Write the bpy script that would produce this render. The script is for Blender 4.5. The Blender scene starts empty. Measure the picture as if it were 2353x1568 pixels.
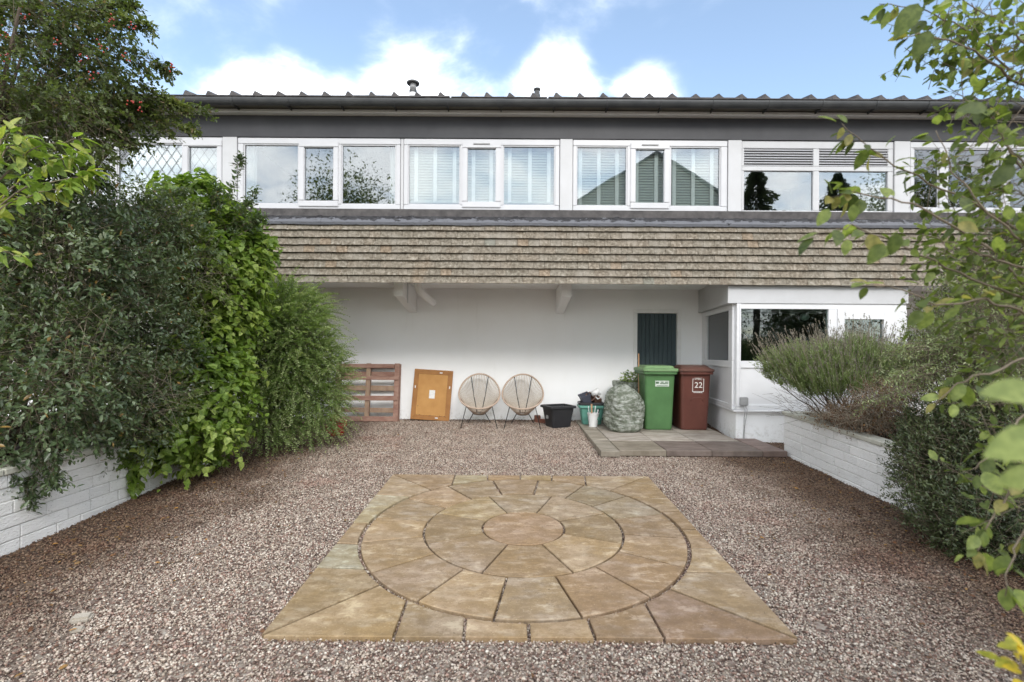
import bpy, bmesh, math, random
import numpy as np
from mathutils import Vector, Matrix, noise as mnoise

random.seed(7)
rad = math.radians
scene = bpy.context.scene
col = scene.collection

# ------------------------------------------------------------------ camera
F, ROLL, CAMY, CAMZ, K = 1111.0, 0.0065, -9.1, 1.25, 0.0495   # K: the drive climbs towards the house
cam_d = bpy.data.cameras.new('camera')
cam = bpy.data.objects.new('camera', cam_d)
col.objects.link(cam)
cam.location = (0, CAMY, CAMZ)
cam.rotation_euler = (rad(90), -ROLL, 0)
cam_d.sensor_width = 36.0
cam_d.lens = 17.0
cam_d.shift_y = 28.0 / 2353.0
cam_d.clip_start = 0.05
cam_d.clip_end = 2000
cam_d.dof.use_dof = True
cam_d.dof.focus_distance = 4.6
cam_d.dof.aperture_fstop = 2.0
scene.camera = cam

# ------------------------------------------------------------------ world: sky with broken cloud
SUN_EL, SUN_AZ = rad(34), rad(165)          # azimuth from +Y towards +X
world = bpy.data.worlds.new('World')
scene.world = world
world.use_nodes = True
nt = world.node_tree
nt.nodes.clear()
def N(t, kind, **kw):
    n = t.nodes.new(kind)
    for k, v in kw.items():
        if k == 'op': n.operation = v
        elif k.startswith('i_'): n.inputs[k[2:]].default_value = v
        elif k.startswith('n_'): n.inputs[int(k[2:])].default_value = v
        else: setattr(n, k, v)
    return n
def L(t, a, b): t.links.new(a, b)
w_out = N(nt, 'ShaderNodeOutputWorld')
tc = N(nt, 'ShaderNodeTexCoord')
nrm = N(nt, 'ShaderNodeVectorMath', op='NORMALIZE'); L(nt, tc.outputs['Generated'], nrm.inputs[0])
sky = N(nt, 'ShaderNodeTexSky', sky_type='NISHITA')
sky.sun_disc = False
sky.sun_elevation = SUN_EL
sky.sun_rotation = SUN_AZ
sky.air_density = 1.3; sky.dust_density = 0.2; sky.ozone_density = 1.6
bg_sky = N(nt, 'ShaderNodeBackground'); bg_sky.inputs['Strength'].default_value = 0.084
L(nt, sky.outputs[0], bg_sky.inputs['Color'])
sep = N(nt, 'ShaderNodeSeparateXYZ'); L(nt, nrm.outputs[0], sep.inputs[0])
zz = N(nt, 'ShaderNodeMath', op='ABSOLUTE'); L(nt, sep.outputs['Z'], zz.inputs[0])
za = N(nt, 'ShaderNodeMath', op='ADD', n_1=0.22); L(nt, zz.outputs[0], za.inputs[0])
dv = N(nt, 'ShaderNodeCombineXYZ')
for ax in 'XY':
    m = N(nt, 'ShaderNodeMath', op='DIVIDE'); L(nt, sep.outputs[ax], m.inputs[0]); L(nt, za.outputs[0], m.inputs[1])
    L(nt, m.outputs[0], dv.inputs[ax])
def wnoise(scale, detail, rough, off):
    mp = N(nt, 'ShaderNodeMapping'); mp.inputs['Location'].default_value = off
    L(nt, dv.outputs[0], mp.inputs['Vector'])
    n = N(nt, 'ShaderNodeTexNoise', i_Scale=scale, i_Detail=detail, i_Roughness=rough)
    n.inputs['Distortion'].default_value = 0.35
    L(nt, mp.outputs[0], n.inputs['Vector']); return n.outputs[0]
n_big = wnoise(3.1, 9.0, 0.56, (3.1, 1.7, 0))
# banks of cumulus where they stand over the roofs (directions), plus even scattered cover elsewhere
acc = None
for (x, y, size, amt) in [(900, 215, 7.5, .20), (1275, 205, 6.0, .26), (700, 240, 6.0, .20), (560, 255, 5.0, .17), (1120, 265, 8, .16), (1480, 225, 4.5, .18), (430, 130, 6.0, .10), (1150, 85, 4.5, -.16), (1420, 95, 4.0, -.12),
                          (1190, -10, 4.0, .08), (1390, -5, 3.5, .07), (560, 110, 4.0, .08), (1700, 100, 4.0, .05), (1900, 130, 12.0, -.16), (760, 60, 5.5, -.14), (1600, 40, 6, -.10)]:
    v = Vector(((x - 1176.5) / F, 1.0, (812 - y) / F)).normalized()
    d = N(nt, 'ShaderNodeVectorMath', op='DOT_PRODUCT'); L(nt, nrm.outputs[0], d.inputs[0]); d.inputs[1].default_value = v
    mr = N(nt, 'ShaderNodeMapRange', interpolation_type='SMOOTHSTEP')
    mr.inputs[1].default_value = math.cos(rad(size)); mr.inputs[2].default_value = 1.0
    mr.inputs[3].default_value = 0.0; mr.inputs[4].default_value = amt
    L(nt, d.outputs['Value'], mr.inputs[0])
    if acc is None: acc = mr.outputs[0]
    else:
        a = N(nt, 'ShaderNodeMath', op='ADD'); L(nt, acc, a.inputs[0]); L(nt, mr.outputs[0], a.inputs[1]); acc = a.outputs[0]
back = N(nt, 'ShaderNodeMapRange', interpolation_type='SMOOTHSTEP')   # the cloud thickens to an even overcast over the road side
back.inputs[1].default_value = 0.55; back.inputs[2].default_value = -0.25; back.inputs[3].default_value = 0.0; back.inputs[4].default_value = 0.30
L(nt, sep.outputs['Y'], back.inputs[0])
s0 = N(nt, 'ShaderNodeMath', op='ADD'); L(nt, acc, s0.inputs[0]); L(nt, back.outputs[0], s0.inputs[1])
s1 = N(nt, 'ShaderNodeMath', op='ADD'); L(nt, n_big, s1.inputs[0]); L(nt, s0.outputs[0], s1.inputs[1])
cm = N(nt, 'ShaderNodeMapRange', interpolation_type='SMOOTHSTEP')
cm.inputs[1].default_value = 0.42; cm.inputs[2].default_value = 0.92; cm.inputs[3].default_value = 0.0; cm.inputs[4].default_value = 1.0
L(nt, s1.outputs[0], cm.inputs[0])
haze_r = N(nt, 'ShaderNodeMapRange'); haze_r.inputs[1].default_value = 0.0; haze_r.inputs[2].default_value = 1.0
haze_r.inputs[3].default_value = 0.03; haze_r.inputs[4].default_value = 1.0
cpw = N(nt, 'ShaderNodeMath', op='POWER', n_1=1.9); L(nt, cm.outputs[0], cpw.inputs[0])
L(nt, cpw.outputs[0], haze_r.inputs[0])
bg_cl = N(nt, 'ShaderNodeBackground'); bg_cl.inputs['Color'].default_value = (0.97, 0.985, 1.0, 1); bg_cl.inputs['Strength'].default_value = 1.06
mixw = N(nt, 'ShaderNodeMixShader')
L(nt, haze_r.outputs[0], mixw.inputs[0]); L(nt, bg_sky.outputs[0], mixw.inputs[1]); L(nt, bg_cl.outputs[0], mixw.inputs[2])
L(nt, mixw.outputs[0], w_out.inputs['Surface'])

# ------------------------------------------------------------------ sun behind thin cloud
sun_d = bpy.data.lights.new('sun', 'SUN')
sun_d.energy = 0.65
sun_d.angle = rad(14)
sun_d.color = (1.0, 0.965, 0.91)
sun = bpy.data.objects.new('sun', sun_d)
col.objects.link(sun)
sdir = Vector((math.sin(SUN_AZ) * math.cos(SUN_EL), math.cos(SUN_AZ) * math.cos(SUN_EL), math.sin(SUN_EL)))
sun.rotation_euler = (-sdir).to_track_quat('-Z', 'Y').to_euler()
sun.location = (6, -14, 14)

scene.view_settings.view_transform = 'Standard'
scene.view_settings.look = 'None'
scene.view_settings.exposure = 1.6
scene.view_settings.gamma = 1.0
scene.view_settings.use_curve_mapping = False
scene.render.engine = 'CYCLES'
scene.cycles.use_denoising = True
scene.cycles.max_bounces = 8
scene.cycles.transparent_max_bounces = 16
scene.cycles.sample_clamp_indirect = 6.0

# ------------------------------------------------------------------ places from the photograph
def P(x, y, d):
    dx, dy = x - 1176.5, y - 812.0
    qx, qy = dx + ROLL * dy, dy - ROLL * dx
    return Vector((qx / F * d, d + CAMY, CAMZ - qy / F * d))
def G(x, y):
    dx, dy = x - 1176.5, y - 812.0
    qx, qy = dx + ROLL * dy, dy - ROLL * dx
    d = 1889.0 / (qy + 55.0)
    return Vector((qx / F * d, d + CAMY, K * (d + CAMY)))
def gz(y): return K * y

# ------------------------------------------------------------------ things, parts, meshes
def tag(o, label=None, cat=None, group=None, kind=None):
    if label: o['label'] = label
    if cat: o['category'] = cat
    if group: o['group'] = group
    if kind: o['kind'] = kind
    return o
def thing(name, label, cat, loc=(0, 0, 0), rz=0.0, group=None, kind=None):
    o = bpy.data.objects.new(name, None)
    o.empty_display_size = 0.1
    col.objects.link(o)
    o.location = loc; o.rotation_euler = (0, 0, rz)
    return tag(o, label, cat, group, kind)
def link(name, me, parent=None, M=None):
    o = bpy.data.objects.new(name, me)
    col.objects.link(o)
    if parent is not None: o.parent = parent
    if M is not None: o.matrix_local = M
    return o
def new_mesh(name, v, f, m, smooth=False, tint=None):
    me = bpy.data.meshes.new(name)
    me.from_pydata([tuple(p) for p in v], [], f)
    if m is not None: me.materials.append(m)
    if smooth: me.polygons.foreach_set('use_smooth', [True] * len(me.polygons))
    if tint is not None: paint(me, tint)
    me.update()
    return me
def paint(me, tint):
    a = me.color_attributes.new('tint', 'FLOAT_COLOR', 'POINT')
    n = len(me.vertices)
    arr = np.empty((n, 4), np.float32)
    arr[:] = tint
    a.data.foreach_set('color', arr.ravel())

class MB:
    def __init__(s): s.v, s.f, s.t = [], [], []
    def add(s, v, f, M=None, t=None):
        b = len(s.v)
        s.v += [tuple(M @ Vector(p)) if M is not None else tuple(p) for p in v]
        s.f += [tuple(i + b for i in q) for q in f]
        s.t += [t or (1, 1, 1, 1)] * len(v)
        return s
    def box(s, x0, x1, y0, y1, z0, z1, M=None, t=None):
        v = [(x0, y0, z0), (x1, y0, z0), (x1, y1, z0), (x0, y1, z0), (x0, y0, z1), (x1, y0, z1), (x1, y1, z1), (x0, y1, z1)]
        return s.add(v, [(0, 3, 2, 1), (4, 5, 6, 7), (0, 1, 5, 4), (1, 2, 6, 5), (2, 3, 7, 6), (3, 0, 4, 7)], M, t)
    def prism(s, poly, z0, z1, M=None, t=None):
        n = len(poly)
        v = [(p[0], p[1], z0) for p in poly] + [(p[0], p[1], z1) for p in poly]
        f = [tuple(reversed(range(n))), tuple(range(n, 2 * n))] + [(i, (i + 1) % n, n + (i + 1) % n, n + i) for i in range(n)]
        return s.add(v, f, M, t)
    def loft(s, rings, cap=True, M=None, t=None, closed=True):
        n = len(rings[0]); v = [p for r in rings for p in r]; f = []
        for k in range(len(rings) - 1):
            for i in range(n if closed else n - 1):
                j = (i + 1) % n
                f.append((k * n + i, k * n + j, (k + 1) * n + j, (k + 1) * n + i))
        if cap:
            f.append(tuple(reversed(range(n)))); f.append(tuple(range((len(rings) - 1) * n, len(rings) * n)))
        return s.add(v, f, M, t)
    def tube(s, pts, r, n=6, cap=True, M=None, t=None):
        pts = [Vector(p) for p in pts]
        if not isinstance(r, (list, tuple)): r = [r] * len(pts)
        rings = []
        up = None
        for i, p in enumerate(pts):
            a = pts[max(i - 1, 0)]; b = pts[min(i + 1, len(pts) - 1)]
            d = (b - a)
            d = d.normalized() if d.length > 1e-9 else Vector((0, 0, 1))
            if up is None: up = Vector((0, 0, 1)) if abs(d.z) < .9 else Vector((1, 0, 0))
            u = d.cross(up)
            if u.length < 1e-5: u = d.cross(Vector((0, 1, 0)))
            u.normalize(); w = u.cross(d)
            up = w
            rings.append([p + (u * math.cos(2 * math.pi * k / n) + w * math.sin(2 * math.pi * k / n)) * r[i] for k in range(n)])
        return s.loft(rings, cap, M, t)
    def lathe(s, prof, n=16, M=None, t=None):
        return s.loft([[(r * math.cos(2 * math.pi * k / n), r * math.sin(2 * math.pi * k / n), z) for k in range(n)] for r, z in prof], True, M, t)
    def mesh(s, name, m, bevel=0.0, smooth=False, seg=1, paintit=False):
        me = bpy.data.meshes.new(name)
        me.from_pydata(s.v, [], s.f)
        if paintit: paint(me, np.array(s.t, np.float32))
        bm = bmesh.new(); bm.from_mesh(me)
        bmesh.ops.recalc_face_normals(bm, faces=bm.faces)
        if bevel > 0:
            ed = [e for e in bm.edges if len(e.link_faces) == 2 and e.calc_face_angle(0) > .5]
            bmesh.ops.bevel(bm, geom=ed, offset=bevel, segments=seg, affect='EDGES', clamp_overlap=True)
        bm.to_mesh(me); bm.free()
        me.materials.append(m)
        if smooth: me.polygons.foreach_set('use_smooth', [True] * len(me.polygons))
        me.update()
        return me
    def build(s, name, m, parent=None, bevel=0.0, smooth=False, M=None, seg=1, paintit=False):
        return link(name, s.mesh(name, m, bevel, smooth, seg, paintit), parent, M)

# ------------------------------------------------------------------ materials
def mk(name):
    m = bpy.data.materials.new(name); m.use_nodes = True
    t = m.node_tree; b = t.nodes['Principled BSDF']
    return m, t, b
def c4(c): return (c[0], c[1], c[2], 1.0)
def ramp(t, stops, fac, interp='LINEAR'):
    r = N(t, 'ShaderNodeValToRGB'); r.color_ramp.interpolation = interp
    el = r.color_ramp.elements
    while len(el) < len(stops): el.new(0.5)
    for e, (p, c) in zip(el, stops): e.position = p; e.color = c4(c)
    L(t, fac, r.inputs[0]); return r.outputs[0]
def pos(t): return N(t, 'ShaderNodeNewGeometry').outputs['Position']
def objc(t): return N(t, 'ShaderNodeTexCoord').outputs['Object']
def noi(t, vec, scale, detail=4.0, rough=.55, sc=None):
    if sc is not None:
        mp = N(t, 'ShaderNodeMapping'); mp.inputs['Scale'].default_value = sc; L(t, vec, mp.inputs['Vector']); vec = mp.outputs[0]
    n = N(t, 'ShaderNodeTexNoise', i_Scale=scale, i_Detail=detail, i_Roughness=rough); L(t, vec, n.inputs['Vector']); return n.outputs[0]
def mixc(t, fac, a, b, blend='MIX'):
    n = N(t, 'ShaderNodeMix', data_type='RGBA', blend_type=blend)
    for s, v in ((n.inputs[0], fac), (n.inputs[6], a), (n.inputs[7], b)):
        if hasattr(v, 'is_linked'): L(t, v, s)
        elif isinstance(v, (int, float)): s.default_value = v
        else: s.default_value = c4(v)
    return n.outputs[2]
def mrange(t, v, a, b, c=0.0, d=1.0, smooth=True):
    n = N(t, 'ShaderNodeMapRange'); n.interpolation_type = 'SMOOTHSTEP' if smooth else 'LINEAR'
    for i, x in ((1, a), (2, b), (3, c), (4, d)): n.inputs[i].default_value = x
    L(t, v, n.inputs[0]); return n.outputs[0]
def bump(t, b, h, strength=.3, dist=.01):
    n = N(t, 'ShaderNodeBump', i_Strength=strength, i_Distance=dist); L(t, h, n.inputs['Height']); L(t, n.outputs[0], b.inputs['Normal'])
def tintnode(t): 
    a = N(t, 'ShaderNodeAttribute'); a.attribute_name = 'tint'; return a.outputs['Color']
def basic(name, c1, c2, scale=8, rough=.6, bmp=.15, bscale=60, spec=.4, metal=0.0, bdist=.004, lo=.35, hi=.65, world=True, sc=None):
    m, t, b = mk(name)
    v = pos(t) if world else objc(t)
    n = noi(t, v, scale, 6, .6, sc)
    L(t, ramp(t, [(lo, c1), (hi, c2)], n), b.inputs['Base Color'])
    b.inputs['Roughness'].default_value = rough
    b.inputs['Specular IOR Level'].default_value = spec
    b.inputs['Metallic'].default_value = metal
    if bmp > 0: bump(t, b, noi(t, v, bscale, 5, .6, sc), bmp, bdist)
    return m

M = {}
def mat_render():
    m, t, b = mk('white_render')
    v = pos(t)
    big = noi(t, v, .9, 5, .55); fine = noi(t, v, 26, 5, .65)
    c = mixc(t, mrange(t, big, .38, .7), (.89, .895, .90), (.85, .85, .845))
    sp = mrange(t, noi(t, v, 9, 8, .75), .70, .78)
    c = mixc(t, sp, c, (.55, .53, .48))
    sx = N(t, 'ShaderNodeSeparateXYZ'); L(t, v, sx.inputs[0])
    low = mrange(t, sx.outputs['Z'], .30, -.02)
    gr = N(t, 'ShaderNodeMath', op='MULTIPLY'); L(t, low, gr.inputs[0]); L(t, mrange(t, noi(t, v, 14, 8, .75), .46, .75, 0, .7), gr.inputs[1])
    c = mixc(t, gr.outputs[0], c, (.36, .33, .27))
    c = mixc(t, mrange(t, noi(t, v, 2.4, 6, .7, (3.5, 3.5, .35)), .58, .80, 0, .22), c, (.55, .53, .48))
    L(t, c, b.inputs['Base Color']); b.inputs['Roughness'].default_value = .75
    bump(t, b, fine, .25, .004)
    return m
M['render'] = mat_render()
M['upvc'] = basic('white_upvc', (.545, .545, .56), (.51, .51, .525), 3, .32, .0, spec=.5)
M['upvc_old'] = basic('painted_frame', (.52, .52, .53), (.485, .485, .49), 5, .45, .06, 40)
M['doorwhite'] = basic('white_gloss_paint', (.84, .84, .83), (.78, .78, .77), 5, .4, .05, 40)
M['bay_white'] = basic('bay_upvc', (.70, .70, .71), (.66, .66, .67), 3, .35, 0, spec=.5)
M['trim'] = basic('white_trim', (.72, .71, .67), (.58, .57, .52), 4, .5, .08, 60)
M['eaves'] = basic('eaves_board', (.16, .15, .125), (.11, .105, .09), 4, .7, .1, 60)
M['fascia'] = basic('dark_fascia', (.038, .038, .042), (.055, .055, .059), 1.4, .5, .06, 50, spec=.3)
M['gutter'] = basic('gutter_plastic', (.035, .037, .04), (.06, .062, .062), 3, .38, .05, 30)
M['rooftile'] = basic('roof_tile', (.05, .046, .046), (.10, .092, .09), 9, .8, .4, 80)
M['flue_dark'] = basic('flue_grey', (.05, .05, .05), (.10, .10, .10), 6, .5, .1, 40)
M['flue_white'] = basic('flue_white', (.72, .72, .72), (.60, .60, .60), 6, .5, .1, 40)
M['blackmetal'] = basic('black_metal', (.02, .02, .02), (.05, .045, .04), 20, .45, .1, 80, metal=.3)
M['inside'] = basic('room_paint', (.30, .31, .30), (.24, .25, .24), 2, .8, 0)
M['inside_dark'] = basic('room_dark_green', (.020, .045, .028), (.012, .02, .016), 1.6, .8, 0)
M['curtain'] = basic('curtain_cloth', (.70, .70, .70), (.58, .58, .58), 7, .9, .1, 30)
M['tape'] = basic('blind_tape', (.82, .82, .82), (.78, .78, .78), 7, .8, 0)
M['blind'] = basic('blind_slat', (.50, .54, .51), (.46, .50, .47), 3, .5, 0)
M['sideblind'] = basic('side_blind', (.30, .31, .32), (.24, .25, .26), 3, .6, 0, sc=(1, 1, 12))
M['came'] = basic('lead_came', (.22, .23, .24), (.30, .31, .32), 20, .45, .1, 60, metal=.4)
M['wood_door'] = basic('dark_blue_door', (.040, .062, .070), (.055, .080, .088), 3, .55, .15, 24, sc=(6, 6, .6))
M['graybox'] = basic('grey_plastic', (.32, .32, .32), (.26, .26, .26), 10, .4, .05, 60)
M['cable'] = basic('cable', (.45, .45, .44), (.3, .3, .3), 30, .5, 0)

def mat_glass(name, tintc=(.86, .90, .89), refl=.105):
    m = bpy.data.materials.new(name); m.use_nodes = True
    t = m.node_tree; t.nodes.clear()
    o = N(t, 'ShaderNodeOutputMaterial')
    tr = N(t, 'ShaderNodeBsdfTransparent'); tr.inputs[0].default_value = c4(tintc)
    gl = N(t, 'ShaderNodeBsdfGlossy'); gl.inputs['Roughness'].default_value = .012; gl.inputs['Color'].default_value = (.96, .97, 1, 1)
    lw = N(t, 'ShaderNodeFresnel'); lw.inputs['IOR'].default_value = 1.5
    mr = mrange(t, lw.outputs[0], 0.0, 1.0, refl, 1.0, False)
    bp = N(t, 'ShaderNodeBump', i_Strength=.03, i_Distance=.02)
    L(t, noi(t, pos(t), 2.2, 2, .5), bp.inputs['Height']); L(t, bp.outputs[0], gl.inputs['Normal'])
    mx = N(t, 'ShaderNodeMixShader'); L(t, mr, mx.inputs[0]); L(t, tr.outputs[0], mx.inputs[1]); L(t, gl.outputs[0], mx.inputs[2])
    L(t, mx.outputs[0], o.inputs[0]); return m
M['glass'] = mat_glass('window_glass')
M['glass_dim'] = mat_glass('bay_glass', (.70, .80, .75), .025)

def mat_tile():
    m, t, b = mk('hanging_tile')
    v = pos(t); ti = tintnode(t)
    n = noi(t, v, 22, 8, .72); n2 = noi(t, v, 3.2, 5, .6)
    c = ramp(t, [(.34, (.098, .081, .060)), (.50, (.188, .160, .124)), (.62, (.31, .274, .224)), (.76, (.46, .43, .38))], n)
    c = mixc(t, mrange(t, n2, .48, .74), c, (.27, .24, .20))
    c = mixc(t, mrange(t, noi(t, v, 1.1, 3, .5, (1, 1, .5)), .66, .76, 0, .28), c, (.30, .19, .11))
    lich = mrange(t, noi(t, v, 60, 4, .7), .62, .70)
    c = mixc(t, lich, c, (.52, .49, .42))
    c = mixc(t, 1.0, c, ti, 'MULTIPLY')
    L(t, c, b.inputs['Base Color']); b.inputs['Roughness'].default_value = .9; b.inputs['Specular IOR Level'].default_value = .2
    bump(t, b, noi(t, v, 90, 6, .7), .5, .006)
    return m
M['tile'] = mat_tile()
def mat_lead():
    m, t, b = mk('lead_flashing')
    v = pos(t)
    n = noi(t, v, 7, 8, .68, (1, 1, 2.6))
    sx = N(t, 'ShaderNodeSeparateXYZ'); L(t, v, sx.inputs[0])
    hgt = mrange(t, sx.outputs['Z'], 3.20, 3.30, 0, .26)
    ad = N(t, 'ShaderNodeMath', op='ADD'); L(t, n, ad.inputs[0]); L(t, hgt, ad.inputs[1])
    f = mrange(t, ad.outputs[0], .60, .66)
    L(t, mixc(t, f, (.105, .108, .122), (.014, .013, .015)), b.inputs['Base Color'])
    L(t, mrange(t, f, 0, 1, .5, .22), b.inputs['Roughness'])
    bump(t, b, noi(t, v, 14, 6, .6), .6, .02)
    return m
M['lead'] = mat_lead()

def mat_sand():
    m, t, b = mk('sandstone')
    v = pos(t); ti = tintnode(t)
    n = noi(t, v, 2.6, 6, .62); n2 = noi(t, v, 15, 8, .72); n3 = noi(t, v, 4.0, 4, .6, (1.0, 2.2, 1))
    c = mixc(t, mrange(t, n, .40, .66), (.285, .215, .135), (.335, .272, .215))
    c = mixc(t, mrange(t, n3, .50, .70), c, (.36, .31, .26))
    wp = noi(t, v, 5.5, 9, .74, (1.0, 1.9, 1)); c = mixc(t, mrange(t, wp, .42, .53, .5, 0), c, (.19, .14, .085)); c = mixc(t, mrange(t, wp, .54, .64, 0, .7), c, (.50, .44, .36))
    c = mixc(t, mrange(t, n2, .36, .52, .6, 0), c, (.20, .15, .10))
    c = mixc(t, mrange(t, noi(t, v, 70, 5, .8), .56, .72, 0, .8), c, (.50, .44, .35))
    c = mixc(t, mrange(t, noi(t, v, 38, 3, .9), .64, .70, 0, .8), c, (.11, .085, .06))
    c = mixc(t, 1.0, c, ti, 'MULTIPLY'); c = mixc(t, 1.0, c, (1.02, .96, .86), 'MULTIPLY')
    L(t, c, b.inputs['Base Color']); b.inputs['Roughness'].default_value = .74; b.inputs['Specular IOR Level'].default_value = .3
    bump(t, b, noi(t, v, 34, 8, .7), .45, .006)
    return m
M['sand'] = mat_sand()
def mat_slab():
    m, t, b = mk('weathered_slab')
    v = pos(t); ti = tintnode(t)
    n = noi(t, v, 3.4, 7, .68, (1, 2.6, 1)); n2 = noi(t, v, 40, 6, .7)
    c = mixc(t, mrange(t, n, .35, .68), (.23, .205, .175), (.38, .35, .32))
    c = mixc(t, mrange(t, n2, .58, .72, 0, .6), c, (.13, .11, .09))
    c = mixc(t, 1.0, c, ti, 'MULTIPLY')
    L(t, c, b.inputs['Base Color']); b.inputs['Roughness'].default_value = .7
    bump(t, b, n2, .4, .006); return m
M['slab'] = mat_slab()
def mat_block():
    m, t, b = mk('white_split_block')
    v = pos(t)
    n = noi(t, v, 30, 6, .7, (1.5, 1, 2.4)); pit = mrange(t, noi(t, v, 46, 3, .6, (1, .7, 2.2)), .64, .69, 0, .7)
    c = mixc(t, mrange(t, noi(t, v, 2.2, 5, .6), .4, .7), (.87, .86, .85), (.79, .78, .765))
    c = mixc(t, pit, c, (.26, .24, .22))
    c = mixc(t, 1.0, c, tintnode(t), 'MULTIPLY')
    L(t, c, b.inputs['Base Color']); b.inputs['Roughness'].default_value = .8
    bump(t, b, n, 1.0, .016); return m
M['block'] = mat_block()
M['coping'] = basic('coping_concrete', (.50, .49, .43), (.40, .39, .33), 7, .85, .35, 60)
M['soil'] = basic('soil', (.035, .024, .016), (.075, .05, .034), 9, .95, .7, 40, bdist=.03)

def mat_gravel_c(t, ti):
    v = pos(t)
    c = ramp(t, [(0.0, (.05, .033, .025)), (.15, (.145, .083, .062)), (.30, (.33, .208, .160)), (.44, (.245, .20, .150)), (.58, (.45, .365, .295)), (.75, (.57, .50, .41)), (.88, (.38, .28, .235)), (1.0, (.70, .65, .56))], ti)
    red = mrange(t, noi(t, v, 1.5, 5, .7), .54, .68, 0, .50)
    c = mixc(t, red, c, (.24, .095, .075), 'MIX') if False else mixc(t, red, c, mixc(t, 1.0, c, (.88, .66, .62), 'MULTIPLY'))
    # soil, moss and rotted leaf along both planter walls, plus painted-in shrub shade
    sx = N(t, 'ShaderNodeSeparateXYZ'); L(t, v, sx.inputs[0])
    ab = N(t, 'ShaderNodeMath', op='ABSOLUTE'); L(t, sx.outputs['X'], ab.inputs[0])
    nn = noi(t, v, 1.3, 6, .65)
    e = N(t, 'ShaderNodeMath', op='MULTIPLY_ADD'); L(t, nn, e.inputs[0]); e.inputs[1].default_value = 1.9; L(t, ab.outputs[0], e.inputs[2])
    dirt_shade = mrange(t, e.outputs[0], 3.0, 4.3, 0, .95)
    c = mixc(t, dirt_shade, c, mixc(t, 1.0, c, (.34, .25, .18), 'MULTIPLY'))
    return c
def mat_pebble():
    m, t, b = mk('gravel_stone')
    ti = N(t, 'ShaderNodeAttribute'); ti.attribute_name = 'tint'
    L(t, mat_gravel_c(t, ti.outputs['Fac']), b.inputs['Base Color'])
    b.inputs['Roughness'].default_value = .62
    return m
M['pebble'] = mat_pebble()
def mat_ground():
    m, t, b = mk('gravel_bed')
    v = pos(t)
    vo = N(t, 'ShaderNodeTexVoronoi', i_Scale=75.0); L(t, v, vo.inputs['Vector'])
    bw = N(t, 'ShaderNodeSeparateColor'); L(t, vo.outputs['Color'], bw.inputs[0])
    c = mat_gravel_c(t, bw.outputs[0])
    c = mixc(t, .55, c, (.06, .045, .035))
    L(t, c, b.inputs['Base Color']); b.inputs['Roughness'].default_value = .9
    return m
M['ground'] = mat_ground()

def leafmat(name, stops, rough=.45, trans=.30, spec=.4):
    m = bpy.data.materials.new(name); m.use_nodes = True
    t = m.node_tree; b = t.nodes['Principled BSDF']; o = t.nodes['Material Output']
    a = N(t, 'ShaderNodeAttribute'); a.attribute_name = 'tint'
    c = ramp(t, stops, a.outputs['Fac'])
    c = mixc(t, mrange(t, noi(t, pos(t), 55, 4, .6), .35, .65), mixc(t, 1.0, c, (.72, .76, .70), 'MULTIPLY'), mixc(t, 1.0, c, (1.2, 1.16, 1.15), 'MULTIPLY'))
    L(t, c, b.inputs['Base Color']); b.inputs['Roughness'].default_value = rough; b.inputs['Specular IOR Level'].default_value = spec
    tr = N(t, 'ShaderNodeBsdfTranslucent')
    L(t, mixc(t, 1.0, c, (1.5, 1.6, .7), 'MULTIPLY'), tr.inputs['Color'])
    mx = N(t, 'ShaderNodeMixShader'); mx.inputs[0].default_value = trans
    L(t, b.outputs[0], mx.inputs[1]); L(t, tr.outputs[0], mx.inputs[2]); L(t, mx.outputs[0], o.inputs['Surface'])
    return m
M['hawthorn'] = leafmat('hawthorn_leaf', [(0, (.055, .075, .026)), (.5, (.125, .165, .058)), (.85, (.23, .26, .11)), (1, (.28, .21, .12))], .42, .4, .5)
M['yellowleaf'] = leafmat('yellow_green_leaf', [(0, (.13, .20, .035)), (.6, (.24, .34, .07)), (1, (.36, .38, .10))], .5, .4)
M['darkleaf'] = leafmat('dark_bluish_leaf', [(0, (.034, .056, .024)), (.45, (.090, .132, .060)), (.75, (.175, .225, .130)), (.92, (.28, .31, .23)), (1, (.26, .16, .05))], .36, .28, .6)
M['creeper'] = leafmat('bright_creeper_leaf', [(0, (.075, .13, .022)), (.5, (.175, .265, .050)), (1, (.35, .42, .115))], .45, .4)
M['feather'] = leafmat('small_green_leaf', [(0, (.09, .145, .040)), (.55, (.20, .285, .095)), (1, (.42, .48, .26))], .45, .4)
M['foreleaf'] = leafmat('oval_leaf', [(0, (.055, .078, .022)), (.4, (.13, .17, .048)), (.9, (.30, .36, .12)), (1, (.27, .21, .08))], .5, .45)
M['boxleaf'] = leafmat('evergreen_leaf', [(0, (.026, .040, .016)), (.6, (.075, .100, .038)), (1, (.17, .20, .09))], .38, .22, .5)
M['paleleaf'] = leafmat('pale_variegated_leaf', [(0, (.13, .18, .07)), (.5, (.28, .33, .17)), (1, (.52, .53, .36))], .5, .35)
M['lavleaf'] = leafmat('lavender_leaf', [(0, (.08, .12, .04)), (.5, (.17, .23, .08)), (1, (.30, .34, .20))], .6, .3)
M['lavflower'] = leafmat('dry_flower_spike', [(0, (.14, .125, .10)), (.5, (.24, .215, .18)), (1, (.34, .32, .28))], .8, .1)
M['deadleaf'] = leafmat('brown_leaf', [(0, (.05, .024, .012)), (.4, (.13, .06, .03)), (.75, (.23, .14, .06)), (1, (.40, .20, .05))], .7, .15)
M['berry'] = basic('red_berry', (.28, .02, .015), (.40, .05, .03), 30, .3, 0)
M['bark'] = basic('bark', (.07, .05, .036), (.13, .10, .075), 14, .85, .5, 50)
M['stem'] = basic('twig', (.13, .10, .07), (.21, .17, .12), 14, .8, .2, 60)
M['palestem'] = basic('dry_stem', (.26, .21, .15), (.34, .29, .22), 14, .8, .2, 60)

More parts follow.
